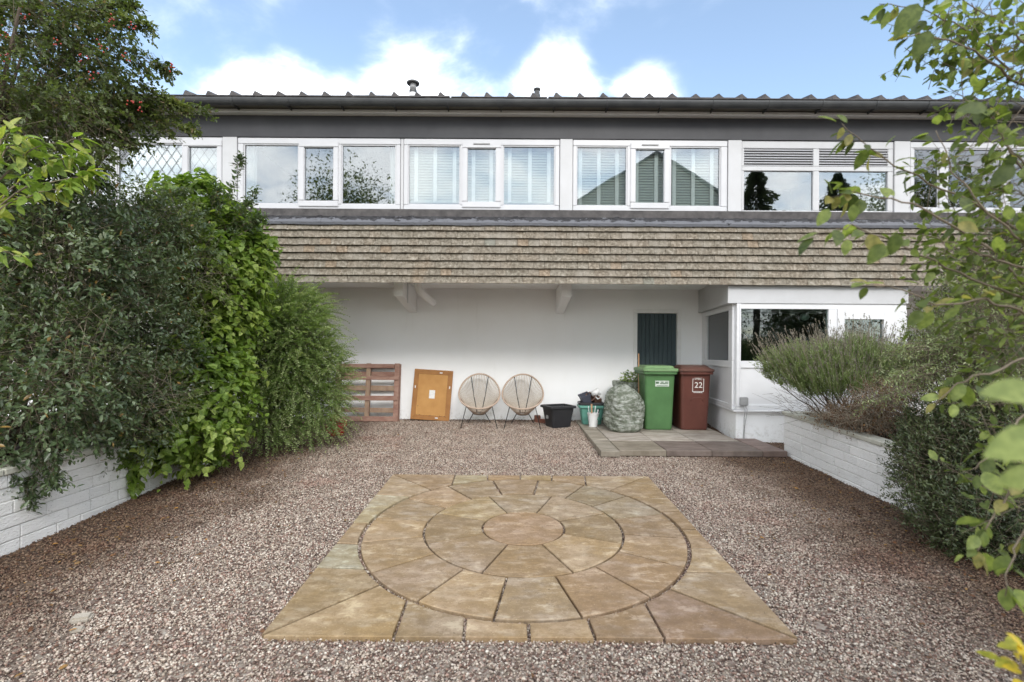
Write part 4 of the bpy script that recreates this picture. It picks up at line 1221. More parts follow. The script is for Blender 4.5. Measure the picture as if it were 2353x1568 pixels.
# wheelie bins
def bin_(label, loc, rz, m, ml, domed):
    r = thing('wheelie_bin', label, 'wheelie bin', loc, rz, 'wheelie bins')
    def rr(w, y0, y1, z, q=.05, n=4):
        pts = []
        for cx_, cy_, a0 in ((w / 2 - q, y1 - q, 0), (-w / 2 + q, y1 - q, 90), (-w / 2 + q, y0 + q, 180), (w / 2 - q, y0 + q, 270)):
            for k in range(n + 1):
                a = rad(a0 + 90 * k / n); pts.append((cx_ + q * math.cos(a), cy_ + q * math.sin(a), z))
        return pts
    b = MB()
    b.loft([rr(.43, -.250, .25, .0), rr(.445, -.2563, .26, .02), rr(.47, -.285, .27, .45), rr(.485, -.3044, .29, .74), rr(.50, -.3137, .32, .88), rr(.50, -.318, .33, .945)])
    b.build('bin_body', m, r, smooth=False, bevel=.0)
    MB().loft([rr(.55, -.362, .37, .925), rr(.558, -.366, .374, .935), rr(.558, -.366, .374, .962), rr(.55, -.362, .37, .968)]).build('rim', m, r)
    b = MB()
    if domed:
        b.loft([rr(.575, -.375, .375, .970), rr(.585, -.382, .378, .980), rr(.585, -.382, .378, 1.005), rr(.565, -.37, .37, 1.018)])
        n = 14
        rings = []
        for j in range(n + 1):
            t = j / n; y = -.33 + .66 * t
            zz_ = 1.019 + .062 * math.sin(math.pi * min(1, t * 1.15 + .05)) ** .6 if t < .95 else 1.02
            rings.append([(-.25, y, 1.0185), (-.245, y, zz_ * .35 + 1.0185 * .65), (-.21, y, zz_), (.21, y, zz_), (.245, y, zz_ * .35 + 1.0185 * .65), (.25, y, 1.0185)])
        b.loft(rings)
    else:
        b.loft([rr(.575, -.375, .375, .970), rr(.585, -.382, .378, .980), rr(.585, -.382, .378, 1.012), rr(.56, -.365, .365, 1.022), rr(.50, -.31, .33, 1.026), rr(.46, -.28, .31, 1.062), rr(.40, -.24, .27, 1.066)])
    b.build('lid', ml, r, bevel=.0)
    MB().tube([(-.26, .40, .985), (.26, .40, .985)], .016, 10).build('handle', m, r, smooth=True)
    for s in (-1, 1):
        MB().lathe([(.02, -.03), (.09, -.03), (.10, -.02), (.10, .02), (.09, .03), (.02, .03)], 20, Matrix.Translation((s * .25, .28, .10)) @ Matrix.Rotation(rad(90), 4, 'Y')).build('wheel', M['blackplastic'], r)
    for s in (-1, 1):
        MB().box(s * .20 - .03, s * .20 + .03, -.392, -.384, .975, 1.0).build('lid_grip', ml, r, bevel=.003)
    return r
def on_front(z): return -.255 - z * .0667
gb_ = P(1521, 985, 7.9); yb = -.80
gbin = bin_('green wheelie bin with a pale sticker on its front', (gb_.x, yb, sz(yb)), rad(-1.5), M['bin_green'], M['bin_green_lid'], False)
TILT = Matrix.Rotation(math.atan(.0667), 4, 'X')
def stick(parent, nm, me, x, z, off=.003):
    return link(nm, me, parent, Matrix.Translation((x, on_front(z) - off, z)) @ TILT @ FRONT)
stick(gbin, 'sticker', MB().box(-.112, .112, -.048, .048, -.001, .001).mesh('sticker', M['sticker']), .035, .77)
for k, (x, z, w, h) in enumerate(((-.045, .785, .05, .035), (.035, .795, .05, .016), (.105, .795, .05, .016), (.065, .77, .13, .014), (.035, .735, .18, .010))):
    stick(gbin, 'sticker_print', MB().box(-w / 2, w / 2, -h / 2, h / 2, -.0008, .0008).mesh('print', M['ink']), x, z, .0045)
bb_ = P(1605, 985, 7.9); yb2 = -.79
bbin = bin_('brown wheelie bin with the white number 22 on its front', (bb_.x, yb2, sz(yb2)), rad(-2.0), M['bin_brown'], M['bin_brown_lid'], True)
stick(bbin, 'number', text_mesh('22', .135, M['whitepaint']), .045, .745)
stick(bbin, 'lettering', text_mesh('SMBC', .050, M['whitepaint']), .04, .850)
stick(bbin, 'small_print', text_mesh('RECYCLING', .017, M['whitepaint']), .03, .668) if False else None
fr_ = MB()
for (x0, x1, z0, z1) in ((-.093, -.085, -.10, .10), (.085, .093, -.10, .10), (-.093, .093, -.108, -.1005), (-.093, -.072, .1005, .108), (.075, .093, .1005, .108)):
    fr_.box(x0, x1, z0, z1, -.0008, .0008)
stick(bbin, 'number_frame', fr_.mesh('number_frame', M['whitepaint']), .04, .745)
ln = MB()
for i in range(9): ln.box(-.07 + i * .016, -.058 + i * .016, -.006, .006, -.0006, .0006)
stick(bbin, 'small_print', ln.mesh('small_print', M['whitepaint']), .038, .626)
arc_ = MB(); arc_.tube([(-.10 , 0, -.04), (-.085, 0, .0), (-.05, 0, .02), (.05, 0, .02), (.085, 0, .0), (.10, 0, -.04)], .006, 6)
link('moulded_arch', arc_.mesh('moulded_arch', M['bin_brown'], smooth=True), bbin, Matrix.Translation((.03, on_front(.52) - .001, .52)))

# red crumpled bag at the foot of the feathery shrub
g = G(772, 1000)
rb = thing('plastic_bag', 'crumpled red plastic bag at the foot of the feathery shrub beside the pallet', 'plastic bag', (g.x, g.y, g.z - .01))
rings = []
for j in range(15):
    v = j / 14; pr = math.sin(math.pi * min(.97, .12 + .85 * v)) ** .6
    rings.append([(.14 * pr * (1 + .7 * mnoise.noise((math.cos(a) * 2.2, math.sin(a) * 2.2, v * 5 + 3))) * math.cos(a), .11 * pr * (1 + .7 * mnoise.noise((math.cos(a) * 2.2, math.sin(a) * 2.2, v * 5))) * math.sin(a), .34 * v) for a in [2 * math.pi * i / 22 for i in range(22)]])
MB().loft(rings).build('bag_skin', M['red'], rb)
# loose pale stone on the gravel
for (px, py, s, lab) in ((188, 1423, .05, 'pale squarish stone lying on the gravel near the left planter wall'), (178, 1448, .03, 'small pale stone beside the squarish one on the gravel')):
    g = G(px, py)
    me = MB().box(-s, s, -s * .7, s * .7, -s * .3, s * .5).mesh('stone', M['palestone'], bevel=s * .25, seg=2)
    o = link('stone', me); o.location = g; o.rotation_euler = (.1, .05, .4); tag(o, lab, 'stone')

# ================================================================== PLANTS
TEMPL = {
    'oval': (np.array([(0, 0, 0), (1, 0, -.04), (.30, .40, .07), (.70, .36, .05), (.30, -.40, .07), (.70, -.36, .05)]), [(0, 1, 3, 2), (0, 4, 5, 1)]),
    'heart': (np.array([(0, 0, 0), (1, 0, -.12), (.10, .46, .06), (.52, .40, .05), (.10, -.46, .06), (.52, -.40, .05)]), [(0, 1, 3, 2), (0, 4, 5, 1)]),
    'narrow': (np.array([(0, 0, 0), (.5, .5, .04), (1, 0, 0), (.5, -.5, .04)]), [(0, 3, 2, 1)]),
    'lobed': (np.array([(0, 0, 0), (1, 0, -.03), (.35, .50, .06), (.62, .16, .02), (.80, .36, .05), (.35, -.50, .06), (.62, -.16, .02), (.80, -.36, .05)]), [(0, 3, 2, 2), (0, 1, 4, 3), (0, 5, 6, 6), (0, 6, 7, 1)]),
}
def unit(a): return a / np.maximum(np.linalg.norm(a, axis=1, keepdims=True), 1e-9)
class Leaves:
    def __init__(s, seed): s.b = []; s.rng = np.random.default_rng(seed)
    def add(s, p, d, n, l, w, t):
        s.b.append((p, d, n, l, w, t))
    def cat(s): return [np.concatenate([x[i] for x in s.b]) for i in range(6)]
    def mesh(s, name, templ, m, smooth=False):
        p, d, n, l, w, t = s.cat()
        tv, tf = TEMPL[templ]
        d = unit(d); sd = unit(np.cross(d, n)); nn = np.cross(sd, d)
        V = p[:, None, :] + d[:, None, :] * (tv[None, :, 0:1] * l[:, None, None]) + sd[:, None, :] * (tv[None, :, 1:2] * w[:, None, None]) + nn[:, None, :] * (tv[None, :, 2:3] * l[:, None, None])
        k = len(tv); N_ = len(p)
        tf3 = []
        for q in tf:
            if q[2] == q[3]: tf3 += [(q[0], q[1], q[2])]
            else: tf3 += [(q[0], q[1], q[2]), (q[0], q[2], q[3])]
        Fc = (np.array(tf3)[None] + (np.arange(N_) * k)[:, None, None]).reshape(-1, 3)
        me = bpy.data.meshes.new(name)
        fill_mesh(me, V.reshape(-1, 3), Fc)
        a = me.color_attributes.new('tint', 'FLOAT_COLOR', 'POINT')
        tt = np.repeat(np.clip(t, 0, 1), k).astype(np.float32)
        a.data.foreach_set('color', np.column_stack([tt, tt, tt, np.ones_like(tt)]).astype(np.float32).ravel())
        me.materials.append(m)
        return me
def twigs_mesh(name, A, B, r0, m):
    """thin three-sided sticks from points A to B"""
    d = unit(B - A); h = np.tile(np.array([[.3, .2, .93]]), (len(A), 1)); u = unit(np.cross(d, h)); w = np.cross(d, u)
    r = np.broadcast_to(np.asarray(r0, float), (len(A),))[:, None]
    V = []
    for k in range(3):
        o = (u * math.cos(2.094 * k) + w * math.sin(2.094 * k)) * r
        V += [A + o, B + o * .4]
    V = np.stack(V, 1).reshape(-1, 3)
    f = np.array([(0, 2, 3), (0, 3, 1), (2, 4, 5), (2, 5, 3), (4, 0, 1), (4, 1, 5)])
    Fc = (f[None] + (np.arange(len(A)) * 6)[:, None, None]).reshape(-1, 3)
    me = bpy.data.meshes.new(name); fill_mesh(me, V, Fc); me.materials.append(m); return me
def sample(rng, ells, n, shell=.45):
    vol = np.array([e[3] * e[4] * e[5] for e in ells]) ** .75
    cnt = rng.multinomial(n, vol / vol.sum())
    Pp, Dd = [], []
    for e, c in zip(ells, cnt):
        ctr = np.array(P(e[0], e[1], e[2])); r = np.array(e[3:6])
        dd = unit(rng.normal(size=(c, 3)))
        rr = shell + (1 - shell) * rng.random(c) ** .6
        Pp.append(ctr + dd * r * rr[:, None]); Dd.append(unit(dd / r))
    return np.concatenate(Pp), np.concatenate(Dd)
def curve(a, b, sag, n=8):
    a, b = Vector(a), Vector(b); m_ = (a + b) / 2 + Vector(sag)
    return [(a * (1 - t) ** 2 + m_ * 2 * t * (1 - t) + b * t * t) for t in [i / n for i in range(n + 1)]]
def shrub(name, label, cat, base, ells, ntw, per, tlen, lsize, ratio, templ, lm, seed, up=.25, droop=0.0, shell=.45, tr=.0022, ok=None, stems=9, stemm=None, stemr=.016, tint=(.0, .9), spread=.75, light=.25, extra=None, group=None, twig_up=None, solo=0, crown='foliage'):
    root = thing(name, label, cat, base, group=group)
    rng = np.random.default_rng(seed)
    p, o = sample(rng, ells, ntw, shell)
    T = unit(o * .8 + rng.normal(size=o.shape) * .5 + np.array([[0, 0, up]]))
    ln = tlen * rng.uniform(.55, 1.35, len(p))
    if extra is not None:
        ep, ed, el = extra
        p = np.concatenate([p, ep]); T = np.concatenate([T, unit(ed)]); ln = np.concatenate([ln, el])
    if ok is not None:
        k = ok(p) & ok(p + T * ln[:, None]); p, T, ln = p[k], T[k], ln[k]
    lv = Leaves(seed)
    c0 = np.clip(rng.beta(2.0, 2.2, len(p)) * .6 + .2 + .75 * np.array([mnoise.noise(Vector(q) * 2.6 + Vector((seed, 0, 0))) for q in p]), 0, 1)
    side = unit(np.cross(T, rng.normal(size=T.shape)))
    sid2 = np.cross(T, side)
    for i in range(per):
        t = (i + rng.uniform(.2, .9, len(p))) / per
        ph = i * 2.4 + rng.uniform(-.5, .5, len(p))
        rd = side * np.cos(ph)[:, None] + sid2 * np.sin(ph)[:, None]
        bend = np.zeros_like(p); bend[:, 2] = -droop * (t ** 2) * ln
        bp_ = p + T * (t * ln)[:, None] + bend
        d = unit(T * .55 + rd * spread + rng.normal(size=T.shape) * .22 + np.array([[0, 0, -.9 * droop]]))
        nrm_ = unit(o_pad(o, len(p)) * .35 + np.array([[0, 0, .8]]) + rng.normal(size=T.shape) * .40)
        l = lsize * rng.uniform(.5, 1.3, len(p)) * (1 - .25 * t)
        tt = tint[0] + (tint[1] - tint[0]) * np.clip(c0 * .65 + rng.random(len(p)) * .35 + light * (t - .5), 0, 1)
        odd = rng.random(len(p)) < .012
        tt = np.where(odd, 1.0, tt)
        lv.add(bp_, d, nrm_, l, l * ratio, tt)
    base = np.array(base)
    if solo:
        P_, D_, N_, L_, W_, T_ = lv.cat(); oo = np.tile(o_pad(o, len(p)), (per, 1))
        tc_ = np.array([[0, CAMY, CAMZ]]) - P_; ds = np.linalg.norm(tc_, axis=1)
        sc_ = L_ / ds * (np.clip((oo * tc_).sum(1) / ds, 0, 1) + .05)
        order = np.argsort(-sc_); pick, rest_ = order[:solo], order[solo:]
        tv_, tf_2 = TEMPL[templ]; var = []
        for q in range(8):
            tq = (q + .5) / 8; var.append(new_mesh('leaf', [(a_[0], a_[1] * ratio, a_[2]) for a_ in tv_], tf_2, lm, tint=(tq, tq, tq, 1)))
        for i in pick:
            d_ = Vector(D_[i]).normalized(); s_ = d_.cross(Vector(N_[i])).normalized(); n_ = s_.cross(d_)
            link('leaf', var[min(7, int(T_[i] * 8))], root, Matrix.Translation(Vector(P_[i]) - Vector(base)) @ Matrix((d_, s_, n_)).transposed().to_4x4() @ Matrix.Scale(float(L_[i]), 4))
        lv.b = [(P_[rest_], D_[rest_], N_[rest_], L_[rest_], W_[rest_], T_[rest_])]
    me = lv.mesh('foliage', templ, lm)
    me.transform(Matrix.Translation(-Vector(base)))
    tag(link(crown, me, root), kind='stuff')
    bend = np.zeros_like(p); bend[:, 2] = -droop * ln * .8
    tm = twigs_mesh('twigs', p - T * (ln * .8)[:, None], p + T * ln[:, None] + bend, tr, stemm or M['stem'])
    tm.transform(Matrix.Translation(-Vector(base)))
    tag(link('twigs', tm, root), kind='stuff')
    rr = random.Random(seed)
    for i in range(stems):
        j = rr.randrange(len(p)); e = Vector(p[j] - o_pad(o, len(p))[j] * .1) - Vector(base)
        s = Vector((rr.uniform(-.12, .12), rr.uniform(-.12, .12), 0))
        pts = curve(s, e, (rr.uniform(-.12, .12), rr.uniform(-.12, .12), e.length * .12))
        MB().tube(pts, [stemr * (1 - .75 * q / 8) for q in range(9)], 6).build('branch', M['bark'], root, smooth=True)
    return root
def o_pad(o, n):
    if len(o) >= n: return o[:n]
    return np.concatenate([o, np.tile(np.array([[0, 0, 1.0]]), (n - len(o), 1))])
def A3(v): return np.array([tuple(v)])
def off_house(p): return ~((p[:, 1] > -1.98) & (p[:, 2] > 2.2)) & (p[:, 1] < -.04)

# -- left bed
def sprays(lst, jitter, n, dz=0.0, seed=0, ln=(.15, .3)):
    """twigs strung along pixel paths: list of ((x,y,d),(x,y,d))"""
    rng = np.random.default_rng(seed); pp, dd, ll = [], [], []
    for a, b in lst:
        A, B = np.array(P(*a)), np.array(P(*b))
        for k in range(n):
            t = rng.random() ** .8
            pp.append(A + (B - A) * t + rng.normal(size=3) * jitter * (1.15 - t)); dd.append((B - A) / np.linalg.norm(B - A) + rng.normal(size=3) * .45); ll.append(rng.uniform(*ln))
    return np.array(pp), np.array(dd), np.array(ll)

haw = shrub('hawthorn_tree', 'hawthorn tree with red berries leaning in at the top left', 'tree', (-4.9, CAMY + 4.0, .27),
      [(30, 120, 3.9, .85, .7, .85), (120, 40, 4.1, .5, .5, .45), (190, 245, 4.2, .62, .45, .32), (50, 300, 3.8, .8, .6, .36)], 2300, 9, .17, .047, .66, 'lobed', M['hawthorn'], 31, up=.05, droop=.25, shell=.2, stems=12, stemr=.035, tr=.0016,
      extra=sprays([((200, 260, 4.2), (470, 250, 4.4)), ((220, 250, 4.2), (440, 300, 4.4)), ((150, 60, 4.1), (405, 165, 4.3)), ((150, 30, 4.1), (340, 60, 4.2)), ((210, 150, 4.1), (395, 235, 4.3)), ((180, 240, 4.2), (300, 330, 4.3)), ((200, 200, 4.1), (330, 240, 4.3)), ((120, 20, 4.1), (300, 15, 4.2))], .075, 70, seed=2, ln=(.07, .15)))
# its berries
rng_b = np.random.default_rng(8)
bs = [(8, 75), (130, 105), (215, 175), (185, 130), (55, 30), (395, 158), (320, 245), (300, 235), (260, 45), (15, 125), (285, 130), (310, 60), (240, 110)]
phi_ = MB().lathe([(.001, -.006), (.0055, -.003), (.0062, .001), (.004, .005), (.001, .006)], 7)
for (bx_, by_) in bs:
    for k in range(6):
        b = MB()
        q = Vector(P(bx_ + rng_b.normal() * 7, by_ + rng_b.normal() * 7, 3.45 + rng_b.normal() * .04)) - Vector(haw.location)
        b.add(phi_.v, phi_.f, Matrix.Translation(q) @ Matrix.Scale(.95, 4))
        b.build('berry', M['berry'], haw, smooth=True)

shrub('dark_shrub', 'large dark bluish leaved shrub filling the left planter', 'shrub', (-4.7, CAMY + 4.4, .27),
      [(110, 620, 4.3, 1.0, .75, .78), (-60, 760, 4.5, .5, .5, .8), (330, 570, 5.2, .72, .55, .55), (60, 880, 3.95, .8, .6, .62), (290, 830, 4.9, .72, .5, .75), (260, 760, 5.3, .8, .4, .8), (20, 480, 4.0, .6, .5, .4), (250, 980, 4.6, .6, .3, .28)],
      6800, 8, .20, .060, .50, 'oval', M['darkleaf'], 41, up=.1, droop=.12, shell=.25, stems=26, stemr=.016, tr=.0013, spread=.7,
      extra=sprays([((520, 520, 5.7), (552, 365, 5.8)), ((530, 520, 5.7), (590, 440, 5.8)), ((520, 540, 5.7), (600, 500, 5.8)), ((480, 520, 5.6), (500, 430, 5.7)), ((70, 1030, 3.75), (60, 1150, 3.75)), ((110, 1040, 3.8), (125, 1118, 3.8)), ((20, 1020, 3.65), (15, 1110, 3.65)), ((60, 400, 3.9), (240, 420, 4.2)), ((300, 480, 4.9), (420, 440, 5.2))], .05, 34, seed=4, ln=(.06, .16)))
shrub('olive_shrub', 'olive green shrub with browned tips growing up through the dark one', 'shrub', (-4.5, CAMY + 4.9, .27),
      [(420, 640, 5.35, .45, .3, .55), (300, 900, 4.55, .55, .25, .38), (120, 800, 3.95, .55, .25, .40), (330, 500, 5.1, .45, .3, .30), (60, 560, 3.95, .45, .25, .30)], 1250, 7, .24, .050, .5, 'oval', M['hawthorn'], 44, up=.15, droop=.25, shell=.45, stems=16, stemr=.012, tr=.0018, stemm=M['palestem'], spread=.75)
shrub('creeper', 'bright green broad leaved creeper tumbling over the left planter wall', 'climber', (-3.95, CAMY + 5.75, .27),
      [(500, 640, 5.9, .50, .45, .88), (470, 890, 5.6, .48, .40, .70), (455, 490, 6.0, .40, .4, .45), (400, 985, 5.15, .55, .3, .26), (545, 560, 6.1, .35, .3, .40), (420, 880, 5.2, .40, .25, .40), (450, 620, 5.6, .35, .25, .5)],
      2300, 7, .22, .10, .80, 'heart', M['creeper'], 51, solo=290, up=.0, droop=.55, shell=.55, stems=10, tr=.0022, spread=.85, light=.35,
      extra=sprays([((300, 1000, 4.75), (282, 1085, 4.72)), ((320, 1020, 4.8), (300, 1095, 4.75)), ((420, 1010, 5.2), (440, 1060, 5.2)), ((480, 1000, 5.5), (500, 1050, 5.5)), ((560, 560, 6.0), (622, 580, 6.2)), ((570, 520, 6.0), (610, 560, 6.2)), ((380, 1010, 5.1), (360, 1050, 5.05))], .04, 12, seed=6, ln=(.08, .16)), ok=off_house)
# feathery shrub: arching sprays set with tiny paired leaves
def feathery():
    base = (-3.55, CAMY + 7.05, gz(CAMY + 7.05) - .01)
    root = thing('feathery_shrub', 'feathery green shrub with arching sprays between the creeper and the pallet', 'shrub', base)
    rng = np.random.default_rng(61)
    ells = [(650, 810, 6.8, .70, .55, .86), (715, 895, 6.95, .62, .5, .68), (605, 960, 6.5, .45, .35, .52), (660, 720, 7.0, .5, .5, .42), (560, 760, 6.9, .5, .4, .6)]
    p, o = sample(rng, ells, 3000, .42)
    p2, o2 = sample(rng, [(e[0], e[1] + 15, e[2] + .1, e[3] * .72, e[4] * .72, e[5] * .78) for e in ells], 1500, .0)
    p, o = np.concatenate([p, p2]), np.concatenate([o, o2])
    T = unit(o * .9 + rng.normal(size=o.shape) * .35 + np.array([[.35, -.15, .30]]))
    ln = rng.uniform(.22, .56, len(p))
    fin = p + T * ln[:, None]; fin[:, 2] -= .35 * ln
    k = off_house(p) & off_house(fin) & (fin[:, 2] > gz(fin[:, 1]) + .01) & (fin[:, 0] < -2.28 + .14 * rng.random(len(p)))
    p, o, T, ln = p[k], o[k], T[k], ln[k]
    lv = Leaves(3); c0 = rng.beta(1.1, 1.1, len(p))
    side = unit(np.cross(T, np.array([[0, 0, 1.0]]) + rng.normal(size=T.shape) * .4)); nn = unit(np.cross(side, T))
    per = 30
    for i in range(per):
        t = (i + rng.uniform(.2, .8, len(p))) / per
        bend = np.zeros_like(p); bend[:, 2] = -.38 * (t ** 2) * ln
        s = 1 if i % 2 else -1
        bp_ = p + T * (t * ln)[:, None] + bend
        tg = T.copy(); tg[:, 2] -= .76 * t
        d = unit(tg * .45 + side * s * .9 + rng.normal(size=T.shape) * .25)
        l = .033 * rng.uniform(.7, 1.2, len(p)) * (1 - .35 * t)
        lv.add(bp_, d, unit(nn + rng.normal(size=T.shape) * .35), l, l * .72, np.clip(c0 * .6 + .4 * t + rng.normal(size=len(p)) * .08, 0, 1))
    me = lv.mesh('foliage', 'narrow', M['feather']); me.transform(Matrix.Translation(-Vector(base)))
    tag(link('foliage', me, root), kind='stuff')
    A_, B_ = [], []
    for q0, q1 in ((-.5, .35), (.35, .7), (.7, 1.0)):
        def at(t):
            z = p + T * (t * ln)[:, None]; z[:, 2] -= .38 * max(t, 0) ** 2 * ln; return z
        A_.append(at(q0)); B_.append(at(q1))
    tm = twigs_mesh('twigs', np.concatenate(A_), np.concatenate(B_), .0013, M['stem']); tm.transform(Matrix.Translation(-Vector(base)))
    tag(link('twigs', tm, root), kind='stuff')
    rr = random.Random(6)
    for i in range(16):
        e = Vector(p[rr.randrange(len(p))]) - Vector(base)
        MB().tube(curve((rr.uniform(-.2, .2), rr.uniform(-.1, .1), 0), e, (0, 0, .25)), [.014 * (1 - .8 * q / 8) for q in range(9)], 6).build('branch', M['bark'], root, smooth=True)
feathery()

# leaves big enough to tell apart: each its own part
def big_leaf_meshes(m, names, ratio, tints, curl):
    out = []
    rng = random.Random(len(names) + int(ratio * 100))
    for tnt in tints:
        n = 7; v, f = [], []
        cv = rng.uniform(.6, 1.4) * curl
        for i in range(n + 1):
            t = i / n; w = ratio * math.sin(math.pi * t ** .85) ** .8 * .5 if 0 < i < n else .002
            z = -cv * t * t
            v += [(t, -w, z + .18 * w), (t, 0, z - .02), (t, w, z + .18 * w)]
        for i in range(n):
            for k in (0, 1): f.append((i * 3 + k, (i + 1) * 3 + k, (i + 1) * 3 + k + 1, i * 3 + k + 1))
        out.append(new_mesh('leaf', v, f, m, True, tint=(tnt, tnt, tnt, 1)))
    return out
def leaf_matrix(p, d, n, s):
    d = Vector(d).normalized(); y = Vector(n).cross(d)
    if y.length < 1e-4: y = Vector((0, 1, 0))
    y.normalize(); z = d.cross(y)
    R = Matrix((d, y, z)).transposed().to_4x4()
    return Matrix.Translation(p) @ R @ Matrix.Scale(s, 4)
def leafy(name, label, cat, base, paths, nleaf, size, mats, seed, joined=None, droop=.5, branch_r=.006, budget=290):
    """paths: pixel polylines of branches [(x,y,d),...]; leaves hang along the outer parts"""
    root = thing(name, label, cat, base)
    B0 = Vector(base); rng = random.Random(seed); pts_all = []
    for path in paths:
        q = [P(*a) for a in path]
        sm = []
        for i in range(len(q) - 1):
            for k in range(5):
                t = k / 5; sm.append(q[i].lerp(q[i + 1], t) + Vector((rng.uniform(-1, 1), rng.uniform(-1, 1), rng.uniform(-1, 1))) * .006)
        sm.append(q[-1])
        n = len(sm)
        MB().tube([v - B0 for v in sm], [branch_r * (1 - .8 * i / n) for i in range(n)], 5).build('branch', M['stem'], root, smooth=True)
        pts_all.append(sm)
    tot = sum((s[-1] - s[0]).length for s in pts_all)
    made = 0
    for sm in pts_all:
        c = max(3, int(nleaf * (sm[-1] - sm[0]).length / tot)); n = len(sm) - 1
        for i in range(c):
            t = (1 - rng.random() ** 1.3 * .85) * n; j = min(int(t), n - 1)
            p = sm[j].lerp(sm[j + 1], t - j); ax = (sm[j + 1] - sm[j]).normalized()
            rv_ = Vector((rng.gauss(0, 1), rng.gauss(0, 1), rng.gauss(0, 1))).normalized()
            d = (ax * .6 + rv_ * .9 + Vector((0, 0, -droop))).normalized()
            nn = Vector((rng.gauss(0, .5), rng.gauss(0, .5) - .25, 1))
            pp = p + rv_ * rng.uniform(0, .035)
            if made < budget:
                link('leaf', rng.choice(mats), root, leaf_matrix(pp - B0, d, nn, size * rng.uniform(.6, 1.25))); made += 1
    return root
yl = big_leaf_meshes(M['yellowleaf'], 'y', .52, (.1, .35, .6, .85, .95), .22)
leafy('broadleaf_shrub', 'yellow green broad leaved branches below the hawthorn at the left edge', 'shrub', (-3.9, CAMY + 2.7, .27),
      [[(-160, 760, 2.6), (-60, 520, 2.7), (40, 420, 2.8), (120, 370, 2.85), (210, 345, 2.9)], [(-60, 520, 2.7), (60, 430, 2.75), (170, 410, 2.8), (215, 400, 2.85)], [(-60, 480, 2.6), (20, 390, 2.6), (90, 335, 2.7), (190, 320, 2.8)], [(-60, 470, 2.6), (10, 350, 2.6), (60, 310, 2.7)],
       [(-80, 540, 2.6), (30, 460, 2.7), (110, 440, 2.75), (160, 430, 2.8)], [(-90, 620, 2.5), (-20, 570, 2.5), (50, 590, 2.5)], [(-60, 430, 2.5), (0, 330, 2.55), (30, 300, 2.6)]], 250, .078, yl, 71, droop=.6)

# -- right bed
shrub('evergreen_shrub', 'dense dark small leaved shrub bulging over the right planter wall', 'shrub', (4.0, CAMY + 4.0, .35),
      [(2235, 1105, 4.0, .58, .5, .52), (2330, 1030, 4.0, .6, .5, .5), (2150, 1040, 4.2, .30, .3, .32), (2300, 1200, 3.6, .45, .4, .3), (2190, 980, 4.4, .4, .3, .3), (2240, 1190, 3.75, .42, .35, .30)], 7600, 9, .11, .034, .48, 'oval', M['boxleaf'], 81, up=.3, shell=.35, stems=14, tr=.0016, tint=(0, .9))
shrub('tall_hedge', 'shaded green hedge standing behind the lavender at the right', 'hedge', (5.6, CAMY + 5.6, .36),
      [(2250, 760, 5.6, .75, .4, .62), (2340, 640, 5.4, .7, .4, .7), (2330, 880, 5.2, .7, .4, .6), (2180, 860, 5.7, .35, .3, .45)], 3000, 8, .15, .05, .5, 'oval', M['boxleaf'], 83, up=.35, shell=.35, stems=12, tint=(.1, 1), ok=off_house)
shrub('variegated_willow', 'pale cream variegated shrub arching over the dark shrub on the right', 'shrub', (4.2, CAMY + 4.4, .36),
      [(2190, 830, 4.4, .45, .35, .34), (2290, 760, 4.2, .5, .35, .5), (2300, 900, 4.1, .4, .3, .25)], 1250, 13, .24, .042, .30, 'narrow', M['paleleaf'], 85, up=.25, droop=.25, shell=.4, stems=12, spread=.8,
      extra=sprays([((2160, 800, 4.3), (2040, 800, 4.3)), ((2170, 860, 4.2), (2010, 920, 4.3)), ((2200, 840, 4.2), (2040, 870, 4.2)), ((2260, 690, 4.2), (2170, 640, 4.2))], .05, 22, seed=9, ln=(.1, .22)))
